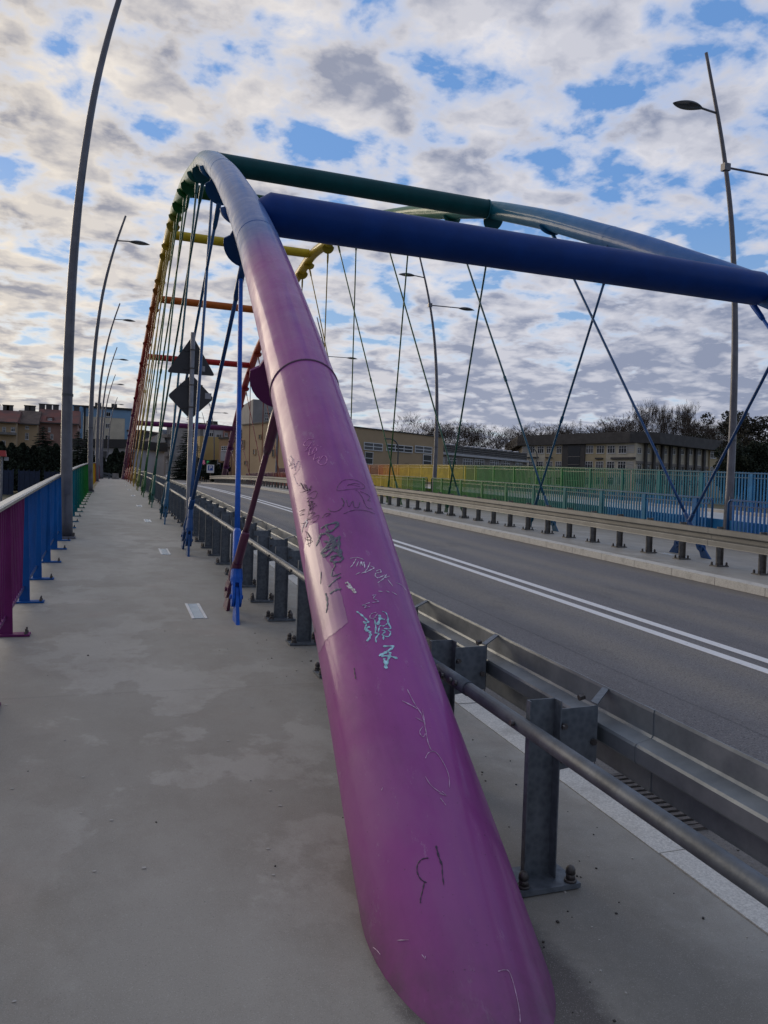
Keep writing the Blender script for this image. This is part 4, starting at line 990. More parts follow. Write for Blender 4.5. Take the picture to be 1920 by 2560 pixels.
# orange-beige annex with poster and entrance
f = Face(at_y(548, 1095, 108), at_y(604, 1098, 104)); f.top = f.topb = (f.top+f.topb)/2
b = bld('orange-beige building with a white poster over its dark entrance', f, 2.5); block(b, f, 16, 1, M['tan2'])
def cz(x, y): return (380+x/6.9125, 1050+y/6.91)
for (x0, y0, x1, y1) in ((1207, 452, 1306, 528), (1340, 455, 1400, 525)): f.window(b, *cz(x0, y0), *cz(x1, y1), 3, 2)
u0, za = f.hit(*cz(1195, 545)); u1, zb_ = f.hit(*cz(1292, 708)); m = MB(); f.box(m, u0, u1, zb_, za, .02, .08); m.build('poster', M['pale'], b)
u0, za = f.hit(*cz(1185, 735)); u1, zb_ = f.hit(*cz(1300, 930)); m = MB(); f.box(m, u0, u1, zb_-1, za, .02, .10); m.build('entrance', M['glass'], b)
m = MB(); f.box(m, 0, f.L, f.top, f.top+.2, -.4, .15); m.build('parapet_cap', M['grey_d'], b)
# grey stair-balcony house
f = Face(at_y(505, 1093, 118), at_y(550, 1096, 118)); b = bld('grey building with glazed balconies behind the parking sign', f, 2.5); block(b, f, 10, 1, M['grey'])
for (x0, y0, x1, y1) in ((905, 375, 1060, 465), (880, 570, 1055, 650)): f.window(b, *cz(x0, y0), *cz(x1, y1), 4, 2)
for y_ in (470, 655): u0, za = f.hit(*cz(895, y_)); u1, zb_ = f.hit(*cz(1065, y_+52)); m = MB(); f.box(m, u0, u1, zb_, za, .05, 1.1); m.build('balcony', M['grey2'], b)
# white and pink house higher up behind
f = Face(at_y(508, 1071, 150), at_y(561, 1075, 150)); b = bld('white upper house with dark windows above the grey balconies', f, 4); block(b, f, 10, 2, M['pale'])
for (x0, y0, x1, y1) in ((960, 215, 1060, 290), (1112, 245, 1192, 308)): f.window(b, *cz(x0, y0), *cz(x1, y1), 3, 1)
m = MB(); f.box(m, -.3, f.L+.3, f.top, f.top+.3, -10, .3); m.build('roof', M['roof_g'], b)
MB().quad_box(f.P(f.L-2, f.top+.9, -3), 2.0, 1, 1.6).build('chimney', M['grey_d'], b)
f = Face(at_y(561.5, 1077, 148), at_y(600, 1079, 148)); b = bld('small pink house front with two windows beside the white house', f, 4); block(b, f, 10, 2, M['pink2'])
for x0 in (1255, 1350): f.window(b, *cz(x0, 222), *cz(x0+52, 280), 2, 1)
m = MB(); f.box(m, -.0, f.L+.3, f.top, f.top+.3, -10, .3); m.build('roof', M['roof_g'], b)
# yellow house
f = Face(at_y(468, 1094, 120), at_y(500, 1093, 112)); f.top = f.topb = (f.top+f.topb)/2
b = bld('narrow yellow house front right of the tall spruce', f, 2.5); block(b, f, 12, 1, M['yel'])
for u in (.36, .62): m = MB(); f.box(m, f.L*u, f.L*u+.35, 2, f.top-.4, .01, .12); m.build('pilaster', M['tan2'], b)
# light grey flats with balconies
f = Face(at_y(417, 1062, 160), at_y(500, 1068, 150)); f.top = f.topb = (f.top+f.topb)/2
b = bld('light grey block of flats with stacked balconies left of the tall spruce', f, 4); block(b, f, 12, 2, M['grey'])
m = MB(); f.box(m, -.2, f.L+.2, f.top, f.top+.4, -12, .3); m.build('roof', M['roof_g'], b)
for (x0, y0, x1, y1) in ((315, 178, 352, 255), (312, 350, 350, 425), (300, 500, 335, 585), (250, 690, 275, 730), (385, 690, 480, 740)): f.window(b, *cz(x0, y0), *cz(x1, y1), 2, 1)
for y_ in (260, 425, 590): u0, za = f.hit(*cz(245, y_)); u1, zb_ = f.hit(*cz(362, y_+45)); m = MB(); f.box(m, u0, u1, zb_, za, .05, 1.2); m.build('balcony', M['grey2'], b)
f = Face(at_y(357, 1092, 175), at_y(382, 1096, 172)); b = bld('low brownish house partly hidden by the yellow and green hanger rods', f, 4); block(b, f, 12, 2, M['grey2'], top=f.top-1)
m = MB(); m.prism([f.P(-.4, f.top-1, .5), f.P(-.4, f.top+1.2, -5), f.P(-.4, f.top-1, -11)], f.u*(f.L+.8)); m.build('roof', M['roof_g'], b)
f = Face(at_y(380, 1108, 165), at_y(417, 1111, 160)); b = bld('small house with a grey metal gable roof between the flats and the hanger rods', f, 4); block(b, f, 9, 2, M['grey2'])
m = MB(); m.prism([f.P(-.4, f.top, .5), f.P(f.L+.4, f.top, .5), f.P(f.L*.8, f.top+2.6, .5)], -f.n*8).build('roof', M['roof_z'], b)
for x0 in (40, 75): f.window(b, *cz(x0, 470), *cz(x0+30, 560), 2, 1)
f = Face(at_y(322, 1079, 190), at_y(357, 1083, 188)); b = bld('distant brown-roofed house just right of the far purple arch foot', f, 4); block(b, f, 10, 2, M['grey_d'])
m = MB(); f.box(m, -.3, f.L+.3, f.top, f.top+.4, -10, .4); m.build('roof', M['roof_g'], b)

# long low grey workshop wing --------------------------------------------------
def c8(x, y): return (1100+x/4.1475, 1000+y/4.1475)
f = Face(at_y(1104, 1138, 136), at_y(1318, 1147, 149)); zt_ = f.hit(1200, 1144)[1]
f = Face(at_y(1104, 1138, 136), at_y(1318, 1147, 149), zt_)
b = bld('long low grey building with white multi-pane windows and white roof lights', f, 0); block(b, f, 30, -1, M['grey2'])
m = MB(); f.box(m, 0, f.L, zt_-.1, zt_+.35, .0, .5); m.build('white_gutter', M['pale'], b)
m = MB(); f.box(m, 0, f.L, zt_+.36, zt_+1.9, -2, -.1); m.build('roof_upstand', M['grey_d'], b)
for r_ in range(4): m = MB(); f.box(m, 0, f.L, zt_+.5+r_*.38, zt_+.62+r_*.38, -.1, -.02); m.build('roof_batten', M['dark_conc'], b)
for (x0, y0, x1, y1) in ((28, 595, 47, 682), (72, 597, 170, 688), (236, 605, 333, 695), (358, 610, 452, 698), (515, 622, 605, 708), (628, 628, 718, 713), (780, 632, 848, 716)): f.window(b, *c8(x0, y0), *c8(x1, y1), 4, 2, cross=True)
for x0 in (72, 126, 280, 333, 385, 457, 515, 570, 628, 672, 725, 797):
    u, z = f.hit(*c8(x0, 512)); q = MB(); q.prism([f.P(u, zt_+1.9, -.6), f.P(u+1.6, zt_+1.9, -.6), f.P(u+1.6, zt_+2.2, -.6)], -f.n*1.2); q.build('roof_light', M['pale'], b)
# school -----------------------------------------------------------------------
def c6(x, y): return (1300+x/2.676, 950+y/2.676)
cn = at_y(1591, 1107, 148); f1 = Face(at_y(1306, 1112, 176), cn); zt_ = cn.z; f1 = Face(at_y(1306, 1112, 176), cn, zt_)
f2 = Face(cn, at_y(1822, 1122, 158), zt_)
b = bld('cream school with a dark flat roof and white windows behind the green railings', f1)
m = MB(); A_, B_, C_ = f1.P(0, 0), f1.P(f1.L, 0), f2.P(f2.L, 0); back = Vector((14, 30, 0)); m.prism([p+Vector((0, 0, -2)) for p in (A_, B_, C_, C_+back, A_+back)], (0, 0, zt_+2)); m.build('wall', M['cream'], b)
ro = [f1.P(-1, zt_+.01, .8), f1.P(f1.L, zt_+.01, 1.6), f2.P(f2.L*.12, zt_+.01, 3.0), f2.P(f2.L+1, zt_+.01, 1.0), C_+back+Vector((2, 2, zt_+.01)), A_+back+Vector((-2, 2, zt_+.01))]
ro[1] = f1.P(f1.L-1, zt_+.01, 1.2); MB().prism(ro, (0, 0, 2.5)).build('roof', M['grey_d'], b)
TOPW = [(60, 97), (120, 158), (180, 215), (246, 277), (443, 490), (515, 563), (587, 635), (662, 712)]
BOTW = [(60, 90), (113, 153), (175, 215), (238, 276), (437, 485), (508, 556), (582, 630), (656, 706)]
for (x0, x1) in TOPW: f1.window(b, *c6(x0, 440+(x0 < 300)*3), *c6(x1, 490), 3, 2, cross=True)
for (x0, x1) in BOTW: f1.window(b, *c6(x0, 545), *c6(x1, 600), 3, 2, cross=True); f1.window(b, *c6(x0, 650), *c6(x1, 702), 3, 2, cross=True)
for (x0, x1, y0, y1) in ((175, 277, 440, 604), (437, 565, 432, 700)):
    u0, za = f1.hit(*c6(x0-5, y0)); u1, zb_ = f1.hit(*c6(x1+3, y1)); m = MB(); f1.box(m, u0, u1, zb_, min(za, zt_-.05), .003, .010); m.build('sand_panel', M['cream2'], b)
for (x0, x1, y0) in ((715, 765, 436), (715, 760, 548), (17, 50, 450), (17, 45, 545)):
    for k in range(5):
        u0, za = f1.hit(*c6(x0, y0+k*11)); u1, zb_ = f1.hit(*c6(x1, y0+k*11+5)); m = MB(); f1.box(m, u0, u1, zb_, za, .012, .12); m.build('louvre', M['pale'], b)
for (x0, x1, y0, y1) in ((50, 125, 515, 521), (175, 218, 516, 522), (508, 556, 520, 530), (612, 800, 518, 530)):
    u0, za = f1.hit(*c6(x0, y0)); u1, zb_ = f1.hit(*c6(min(x1, 775), y1)); m = MB(); f1.box(m, u0, u1, zb_, za, .01, .5); m.build('canopy', M['grey_d'], b)
u0, za = f1.hit(*c6(288, 426)); u1, zb_ = f1.hit(*c6(430, 700)); m = MB(); f1.box(m, u0, u1, -1, zt_-.02, .02, .30); st_ = m.build('stair_tower', M['grey_d'], b)
m = MB(); ug0, _ = f1.hit(*c6(330, 430)); ug1, _ = f1.hit(*c6(408, 430)); f1.box(m, ug0, ug1, 0, zt_-.5, .31, .36); m.build('stair_glazing', M['glass'], st_)
for k in range(7): z = 1+k*1.9; m = MB(); f1.box(m, ug0, ug1, z, z+.12, .365, .40); m.build('transom', M['grey2'], st_)
for k in range(8):
    x0 = 830+k*56; u0, za = f2.hit(*c6(x0-4, 440)); u1, _ = f2.hit(*c6(x0+9, 440)); m = MB(); f2.box(m, u0, u1, -1, zt_-.02, .25, .7); m.build('column', M['grey_d'], b)
for k in range(8):
    x0 = 785+k*57
    for y0 in (452, 560, 660):
        f2.window(b, *c6(x0, y0+k*1.5), *c6(x0+24, y0+40+k*1.5), 2, 2, cross=True)
for z_ in (.36, .62): m = MB(); f2.box(m, 0, f2.L*.78, zt_*z_+1.2, zt_*z_+1.8, .02, .24); m.build('spandrel', M['grey2'], b)
u0, _ = f2.hit(*c6(1262, 460)); m = MB(); f2.box(m, u0, f2.L, -1, zt_-.03, .02, .45); m.build('end_bay', M['cream2'], b)
f3 = Face(f2.P(u0, 0, .46), f2.P(f2.L, 0, .46), zt_)
for x0, x1 in ((1273, 1308), (1325, 1355)):
    for y0, y1 in ((475, 525), (580, 628)): f3.window(b, *c6(x0, y0), *c6(x1, y1), 2, 2, cross=True)
for k in range(12): u0, za = f3.hit(*c6(1362, 470+k*11)); m = MB(); f3.box(m, u0, f3.L, za-.18, za, .01, .12); m.build('louvre', M['pale'], b)

# houses on the left bank -------------------------------------------------------
def c7(x, y): return (x/5.53, 1000+y/5.53)
def gable_house(label, x0, x1, ytop, yeave, dep, wallm, roofm, wins, chim=(), zb=.5, name_roof='roof'):
    a, bb = at_y(*c7(x0, yeave), dep), at_y(*c7(x1, yeave), dep); f = Face(a, bb, (a.z+bb.z)/2)
    zr_ = at_y(*c7((x0+x1)/2, ytop), dep+6).z
    t = bld(label, f, zb); block(t, f, 12, zb-1, wallm)
    m = MB(); m.prism([f.P(-.2, f.top-.1, .7), f.P(-.2, zr_, -5.5), f.P(-.2, zr_, -8), f.P(-.2, f.top-.1, -12.5)], f.u*(f.L+.4)).build(name_roof, roofm, t)
    m = MB(); f.box(m, -.2, f.L+.2, f.top-.3, f.top-.12, .55, .8); m.build('gutter', M['grey_d'], t)
    for (a0, b0, a1, b1) in wins: f.window(t, *c7(a0, b0), *c7(a1, b1), 2, 2, cross=True)
    for cx in chim:
        u, _ = f.hit(*c7(cx, ytop)); MB().quad_box(f.P(u, zr_+.3, -6.5), 1.0, .8, 1.3).build('chimney', M['grey_d'], t); MB().quad_box(f.P(u, zr_+1.0, -6.5), 1.2, .95, .12).build('chimney_cap', M['black'], t)
    return t, f, zr_
t, f, _ = gable_house('cream townhouse with red tiled roof and balcony at the left picture edge', -260, 228, 140, 290, 150, M['tan'], M['roof_r'], ((32, 372, 78, 470), (155, 375, 208, 440), (-60, 372, -20, 470), (30, 560, 75, 620)), (75, 20, -120))
u0, za = f.hit(*c7(-30, 445)); u1, zb_ = f.hit(*c7(232, 490)); m = MB(); f.box(m, max(0, u0), u1, zb_, za, .05, 1.4); m.build('balcony', M['dark_conc'], t)
t, f, _ = gable_house('sand-coloured townhouse with a brown tiled roof, left of the tall spruce', 228, 520, 150, 320, 153, M['tan'], M['roof_g'], ((350, 358, 400, 400), (350, 455, 395, 548)), (330, 400))
t, f, zr_ = gable_house('pink townhouse with a red mansard roof and dormer behind the first lamp post', 520, 1076, 140, 310, 156, M['pink'], M['roof_r'], ((668, 380, 700, 440), (700, 470, 735, 540), (960, 395, 985, 450)), (540, 640, 740, 1040))
u0, za = f.hit(*c7(640, 230)); u1, zb_ = f.hit(*c7(745, 290)); m = MB(); f.box(m, u0, u1, zb_, za, -4, -.3); d_ = m.build('dormer', M['roof_r'], t); fd = Face(f.P(u0, 0, -.29), f.P(u1, 0, -.29)); fd.window(t, *c7(662, 250), *c7(718, 280), 3, 1)
# blue and beige apartment block
f = Face(at_y(209, 1019, 190), at_y(328, 1026, 190)); f.top = f.topb = (f.top+f.topb)/2
b = bld('blue and beige flat-roofed apartment block behind the row of left lamp posts', f, 3); block(b, f, 14, 2, M['cream'])
zt_ = f.top
m = MB(); f.box(m, 0, f.L, at_y(270, 1044, 190).z, zt_-.02, .01, .05); m.build('blue_band', M['bluew'], b)
m = MB(); f.box(m, f.L-1.3, f.L, 2, zt_-.02, .055, .07); m.build('blue_edge', M['bluew'], b)
fs = Face(at_y(195, 1016, 186), at_y(209, 1019, 189.9)); m = MB(); fs.box(m, 0, fs.L-.05, 2, zt_-.02, -3, 0); m.build('side_wall', M['bluew'], b)
m = MB(); f.box(m, -2.6, f.L+.3, zt_, zt_+.45, -14, .4); m.build('roof', M['black'], b)
for (x0, y0, x1, y1) in ((1468, 168, 1525, 232), (1460, 325, 1522, 390), (1455, 487, 1518, 550)): f.window(b, *c7(x0, y0), *c7(x1, y1), 2, 1)
for x0, x1 in ((1310, 1400), (1540, 1620)): u0, za = f.hit(*c7(x0, 60)); u1, zb_ = f.hit(*c7(x1, 95)); m = MB(); f.box(m, u0, u1, zt_+.4, zt_+1.5, -4, -2); m.build('chimney', M['grey_d'], b)
for k in range(3): MB().tube([f.P(12+k*4, zt_, -3), f.P(12+k*4, zt_+6, -3)], .05, 5).build('aerial', M['grey_d'], b)
MB().tube([f.P(.3, 3, .15), f.P(.3, zt_, .15)], .18, 6).build('downpipe', M['black'], b)
# dark-roofed low garages with pale wall in front
f = Face(at_y(172, 1096, 118), at_y(331, 1101, 112)); f.top = f.topb = (f.top+f.topb)/2
b = bld('low pale wing under a broad black roof edge at the end of the left walkway', f, 2); zl = at_y(250, 1119, 115).z; block(b, f, 8, 1.5, M['pale'], top=zl)
m = MB(); f.box(m, -.5, f.L+.5, zl+.01, f.top, -8, .8); m.build('roof', M['black'], b)
for u in (.30, .5, .93): m = MB(); f.box(m, f.L*u, f.L*u+1.1, zl-1.6, zl-.5, .02, .1); m.build('notice_board', M['sign_back'], b)

# ------------------------------------------------------------------ trees
def bare_tree_mesh(seed, Ht=12, spread=.55, upright=.5, depth=5):
    r = random.Random(seed); tr, cr = MB(), MB()
    def twig(p, d, l):
        q = p+d*l; side = d.orthogonal().normalized()*(.010+.0022*Ht*.5); o = len(cr.v)
        side.rotate(Matrix.Rotation(r.uniform(0, 6), 3, d)); cr.v += [tuple(p-side), tuple(p+side), tuple(q)]; cr.f.append((o, o+1, o+2))
    def grow(p, d, l, rad, lev):
        n = 3; pts = [p]; dd = d.copy()
        for i in range(n):
            dd = (dd+Vector((r.uniform(-1, 1), r.uniform(-1, 1), r.uniform(-.3, .6)))*.16).normalized(); pts.append(pts[-1]+dd*l/n)
        r1 = rad*.62
        (tr if lev < 2 else cr).tube(pts, [rad+(r1-rad)*i/n for i in range(n+1)], 6 if lev < 2 else 3, cap=False)
        if lev >= depth:
            for k in range(5):
                b_ = pts[r.randint(1, n)]; v = (dd+Vector((r.uniform(-1, 1), r.uniform(-1, 1), r.uniform(-.4, .9)))*.8).normalized(); twig(b_, v, l*r.uniform(.4, .9))
            return
        nb = r.choice((2, 3, 3)) if lev else 5
        for k in range(nb):
            b_ = pts[-1] if k < 2 else pts[r.randint(2, n)]
            an = r.uniform(0, 2*PI); v = Vector((math.cos(an), math.sin(an), 0))*spread*r.uniform(.6, 1.3)+dd*r.uniform(.6, 1.1)+Vector((0, 0, upright*r.uniform(.2, 1)))
            grow(b_, v.normalized(), l*r.uniform(.62, .85), r1*r.uniform(.6, .85), lev+1)
    grow(Vector((0, 0, -.3)), Vector((0, 0, 1)), Ht*.30, Ht*.017, 0)
    return tr.mesh('trunk', M['bark']), cr.mesh('crown', M['twig'])
BT = [bare_tree_mesh(1, 12, .6, .5), bare_tree_mesh(2, 12, .75, .3), bare_tree_mesh(3, 13, .35, 1.1), bare_tree_mesh(5, 11, .8, .4), bare_tree_mesh(8, 12, .5, .7)]
def plant(name, label, cat, meshes, x, y, z, s, rz, group, sz=1.):
    t = thing(name, label, cat, (x, y, z), group); t.rotation_euler = (0, 0, rz); t.scale = (s, s, s*sz)
    for nm, me in meshes: o = bpy.data.objects.new(nm, me); COL.objects.link(o); o.parent = t
    return t
def bare(px_, ytop, dist, v, lab, zb=None, sx=1.0):
    P = at_y(px_, ytop, dist); g = terrain(P.x, P.y) if zb is None else zb; hgt = P.z-g; me = BT[v]; hm = max(q.co.z for q in me[1].vertices)
    t = plant('bare_tree', lab, 'tree', (('trunk', me[0]), ('crown', me[1])), P.x, P.y, g, hgt/hm, rnd.uniform(0, 6), 'bare winter trees'); t.scale.x *= sx; t.scale.y *= sx; return t
r2 = random.Random(4)
prof = [(1090, 1052), (1130, 1046), (1165, 1042), (1200, 1052), (1235, 1062), (1270, 1068), (1300, 1052), (1335, 1058), (1380, 1047), (1410, 1050), (1485, 1052), (1530, 1042), (1560, 1030), (1590, 1022), (1700, 1030), (1740, 1040), (1780, 1042), (1815, 1045), (1840, 1040)]
NUM = ['leftmost', 'second', 'third', 'fourth', 'fifth', 'sixth', 'seventh', 'eighth', 'ninth', 'tenth', 'eleventh', 'twelfth', 'thirteenth', 'fourteenth', 'fifteenth', 'sixteenth', 'seventeenth', 'eighteenth', 'rightmost']
for i, (x, y) in enumerate(prof):
    for k in range(3):
        bare(x+(0, 14, -15)[k]+r2.uniform(-5, 5), y+(0, 7, 14)[k]+r2.uniform(-3, 5), 186+k*9+r2.uniform(-2, 2), r2.choice((0, 1, 3, 4)), 'bare brown tree, %s from the left in the %s row behind the school' % (NUM[i], ('front', 'middle', 'back')[k]), sx=1.1)
for i, (x, y) in enumerate(((1606, 1008), (1622, 993), (1645, 1006), (1660, 997), (1678, 1008), (1710, 996), (1728, 1004))): bare(x, y, 190, 2, 'tall upright bare tree over the school roof, %s of the seven' % (NUM[i] if i < 6 else 'rightmost'), sx=.72)
bare(1035, 1018, 120, 1, 'lone wide bare tree behind the roof of the tan building', sx=.8)
for (x, y, d, w_) in ((520, 1045, 190, 'left'), (536, 1052, 185, 'middle'), (552, 1058, 180, 'right')): bare(x, y, d, 4, '%s one of three thin bare trees above the white upper house' % w_, sx=.8)
bare(1019, 1155, 84, 3, 'small bare shrub in front of the tan building beside the right lamp post', zb=at_y(1019, 1177, 84).z)
bare(398, 1082, 178, 3, 'faint bare tree over the metal gable roof')
# leaf-clump plants
def leaf_mesh(name, mat_, pts, size, seed):
    r = random.Random(seed); m = MB()
    for p in pts:
        p = Vector(p); a = Vector((r.gauss(0, 1), r.gauss(0, 1), r.gauss(0, 1))).normalized(); b_ = a.orthogonal().normalized(); c_ = a.cross(b_); s = size*r.uniform(.5, 1.3)
        m.poly([p-b_*s, p+c_*s*.6, p+b_*s, p-c_*s*.6])
    return m.mesh(name, mat_)
def spruce_meshes(seed, Ht, R_, mat_=None):
    r = random.Random(seed); m = MB(); tr = MB().tube([(0, 0, -.2), (0, 0, Ht*.96)], [Ht*.018, .02], 8).mesh('trunk', M['bark']); z = .06*Ht
    while z < Ht*.985:
        rr = R_*(1-z/Ht)**.85*r.uniform(.8, 1.1)+.06; nb = int(12+rr*8)
        for k in range(nb):
            a = r.uniform(0, 2*PI); l = rr*r.uniform(.7, 1.12); d = Vector((math.cos(a), math.sin(a), 0)); dr = r.uniform(.15, .38)
            n = max(3, int(l/.30))
            for i in range(n):
                u0, u1 = i/n, (i+1)/n; p0 = d*l*u0+Vector((0, 0, z-dr*l*u0**1.3+.10*l*u0**3)); p1 = d*l*u1+Vector((0, 0, z-dr*l*u1**1.3+.10*l*u1**3)); w = .24*(1-u0*.75)*max(.5, l*.45); sd = Vector((-d.y, d.x, 0))
                o = len(m.v); m.v += [tuple(p0+sd*w), tuple(p1+sd*w*.5-Vector((0, 0, w*.5))), tuple(p1-sd*w*.4-Vector((0, 0, w*.2))), tuple(p0-sd*w)]; m.f.append((o, o+1, o+2, o+3))
                o = len(m.v); m.v += [tuple(p0), tuple(p1), tuple(p0-Vector((0, 0, w*1.3))+sd*w*r.uniform(-1, 1))]; m.f.append((o, o+1, o+2))
        z += Ht*.022*r.uniform(.7, 1.3)+.05
    return (('trunk', tr), ('crown', m.mesh('crown', mat_ or M['spruce'])))
def spruce(px_, ytop, dist, zb, R_, lab, seed, group=None):
    P = at_y(px_, ytop, dist); plant('spruce_tree', lab, 'tree', spruce_meshes(seed, P.z-zb, R_), P.x, P.y, zb, 1, 0, group)
spruce(108, 1060, 84, 1.2, 3.3, 'dark spruce standing in front of the sand-coloured and pink townhouses', 11)
spruce(196, 1071, 72, 1, 1.9, 'small dark spruce just right of the first lamp post', 12); spruce(218, 1072, 74, 1, 1.6, 'small dark spruce left of the second lamp post', 13)
spruce(474, 1028, 104, 2.6, 2.6, 'tall narrow dark spruce between the grey flats and the yellow house', 14)
spruce(1452, 1043, 186, terrain(70, 186), 4.2, 'single dark spruce among the bare trees above the school roof', 15)
def thuja_mesh(seed, Ht, R_):
    r = random.Random(seed); pts = []
    for i in range(1500):
        u = r.random()**.8; a = r.uniform(0, 2*PI); rr = R_*(1-u**2.2)**.7*(.82+.18*math.sin(a*5+u*9))*r.uniform(.75, 1.05)+.03
        pts.append((rr*math.cos(a), rr*math.sin(a), u*Ht))
    return (('trunk', MB().tube([(0, 0, -.2), (0, 0, Ht*.8)], [.09, .03], 6).mesh('trunk', M['bark'])), ('crown', leaf_mesh('crown', M['thuja'], pts, .16, seed)))
TH = [thuja_mesh(s, 3.2, .62) for s in (1, 2, 3)]
for i in range(19):
    px_ = -25+i*9.2; d = 80+rnd.uniform(-1, 1); top = [1112, 1120, 1116, 1108, 1118, 1122][i % 6]+rnd.uniform(-5, 5)
    if px_ > 150: continue
    P = at_y(px_, top, d); s = (P.z-1.1)/3.2; plant('thuja', 'dark columnar thuja in the left bank hedge, %s from the left' % NUM[i], 'shrub', TH[i % 3], P.x, P.y, 1.1, s, rnd.uniform(0, 6), 'thuja hedge on the left bank', .98)
for i, (px_, top) in enumerate(((212, 1122), (187, 1128), (291, 1120), (276, 1135), (306, 1128), (240, 1138), (258, 1142), (320, 1136))):
    P = at_y(px_, top, 96); s = (P.z-2.2)/3.2; plant('thuja', 'dark pointed thuja before the low pale wing, %s' % ('left of the second lamp post', 'beside the first lamp post', 'right of the thin far lamps', 'between the thin far lamps', 'next to the purple arch foot', 'low behind the third lamp post', 'low left of the thin far lamp', 'hidden by the purple arch foot')[i], 'shrub', TH[i % 3], P.x, P.y, 2.2, s, rnd.uniform(0, 6), 'thujas before the pale wing', .98)
# scrub and undergrowth
def bushes(name, n, xr, yr, zf, hf, size, seed, label, m_):
    r = random.Random(seed); pts = []
    blobs = [(r.uniform(*xr), r.uniform(*yr), r.uniform(.5, 1.)) for _ in range(140)]
    for i in range(n):
        bx_, by_, bs = r.choice(blobs); x = bx_+r.gauss(0, 4); y = by_+r.gauss(0, 3); h = hf(x)*bs; pts.append((x, y, zf(x, y)+r.random()**.7*h))
    o = link(name, leaf_mesh(name, m_, pts, size, seed)); tag(o, label, 'undergrowth', kind='stuff')
bushes('undergrowth', 26000, (48, 175), (183, 205), terrain, lambda x: 11+2.5*math.sin(x*.11), .42, 3, 'dark brown thicket filling the slope behind the school', M['bush'])
def leafy(px_, ytop, dist, zb, R_, lab, seed, m_=None):
    P = at_y(px_, ytop, dist); Ht = P.z-zb; r = random.Random(seed); pts = []
    blobs = [(r.gauss(0, R_*.45), r.gauss(0, R_*.45), Ht*r.uniform(.25, .93), R_*r.uniform(.22, .42)) for _ in range(34)]
    for i in range(6500):
        bx_, by_, bz, br_ = r.choice(blobs); v = Vector((r.gauss(0, 1), r.gauss(0, 1), r.gauss(0, 1))).normalized()*br_*r.uniform(.6, 1.08); pts.append((bx_+v.x, by_+v.y, min(Ht, bz+v.z)))
    tr = MB().tube([(0, 0, -.3), (.1, 0, Ht*.4), (-.1, .1, Ht*.75)], [Ht*.02, Ht*.014, .05], 7)
    for k in range(7): a = r.uniform(0, 6); tr.tube([(0, 0, Ht*(.25+.07*k)), (R_*.6*math.cos(a), R_*.6*math.sin(a), Ht*(.45+.07*k))], [Ht*.008, .02], 5)
    plant('ivy_clad_tree', lab, 'tree', (('trunk', tr.mesh('trunk', M['bark'])), ('crown', leaf_mesh('crown', m_ or M['bush'], pts, .22, seed))), P.x, P.y, zb, 1, 0, None)
leafy(1838, 1022, 120, .5, 3.6, 'dense dark tree between the school end and the lamp post', 21)
leafy(1880, 1032, 112, .5, 4.2, 'dense dark tree right of the tall lamp post at the picture edge', 22)
leafy(1935, 1018, 118, .5, 4.6, 'dense dark tree cut by the right edge of the picture', 23)
leafy(1780, 1085, 178, 3, 7, 'low dark tree mass just behind the right end of the school roof', 24)
for i, (px_, ytop) in enumerate(((1834, 1100), (1868, 1105), (1902, 1098), (1945, 1102))): leafy(px_, ytop, 104, .3, 3.0, ['dark shrub at the foot of the school end wall', 'dark shrub just right of the tall lamp post', 'dark shrub between lamp post and picture edge', 'dark shrub cut by the picture edge'][i], 31+i, M['thuja'])
for i, (px_, d, h) in enumerate(((545, 96, 2.2), (528, 93, 1.6), (486, 108, 2.6), (498, 103, 1.8))):
    P = at_y(px_, 1180, d); leafy(px_, 1188-h*16, d, deck(d)-.1, 1.1, ['dark shrub by the entrance of the orange-beige building', 'low dark shrub beside the parking sign', 'dark shrub before the yellow house', 'small shrub left of the display board'][i], 41+i, M['thuja'])

# ------------------------------------------------------------------ left bank: sheet fence, red-topped post
t = thing('sheet_fence', 'dark blue sheet fence in front of the thuja hedge on the left bank', 'fence', (-8, 75, .3))
P0, P1 = at_y(-60, 1180, 75), at_y(150, 1180, 75); n = 16; zt_ = at_y(50, 1176, 75).z; zf = terrain(-8, 75)
for i in range(n):
    xa = P0.x+(P1.x-P0.x)*i/n; xb = P0.x+(P1.x-P0.x)*(i+1)/n
    if i % 5 != 2: MB().quad_box(((xa+xb)/2, 75, (zt_+zf)/2), xb-xa-.06, .03, zt_-zf-.05).build('fence_panel', M['bluef'], t)
    MB().quad_box((xa, 74.95, (zt_+zf)/2+.05), .07, .07, zt_-zf+.1).build('post', M['bluef'], t)
P = at_y(5, 1134, 34); t = thing('marker_post', 'red box on a thin grey post standing on the left bank', 'marker post', (P.x, P.y, 0))
zg = at_y(2, 1245, 34).z-2; MB().tube([(P.x, P.y, zg), (P.x, P.y, P.z)], .045, 8).build('post', M['sign_post'], t)
MB().hexa([(P.x-.20, P.y-.15, P.z-.11), (P.x+.16, P.y-.15, P.z-.11), (P.x+.16, P.y+.15, P.z-.11), (P.x-.20, P.y+.15, P.z-.11), (P.x-.16, P.y-.12, P.z+.12), (P.x+.13, P.y-.12, P.z+.12), (P.x+.13, P.y+.12, P.z+.12), (P.x-.16, P.y+.12, P.z+.12)]).build('red_box', M['redp'], t)
MB().quad_box((P.x+.16, P.y, P.z-.20), .16, .04, .14).build('small_plate', M['sticker'], t)

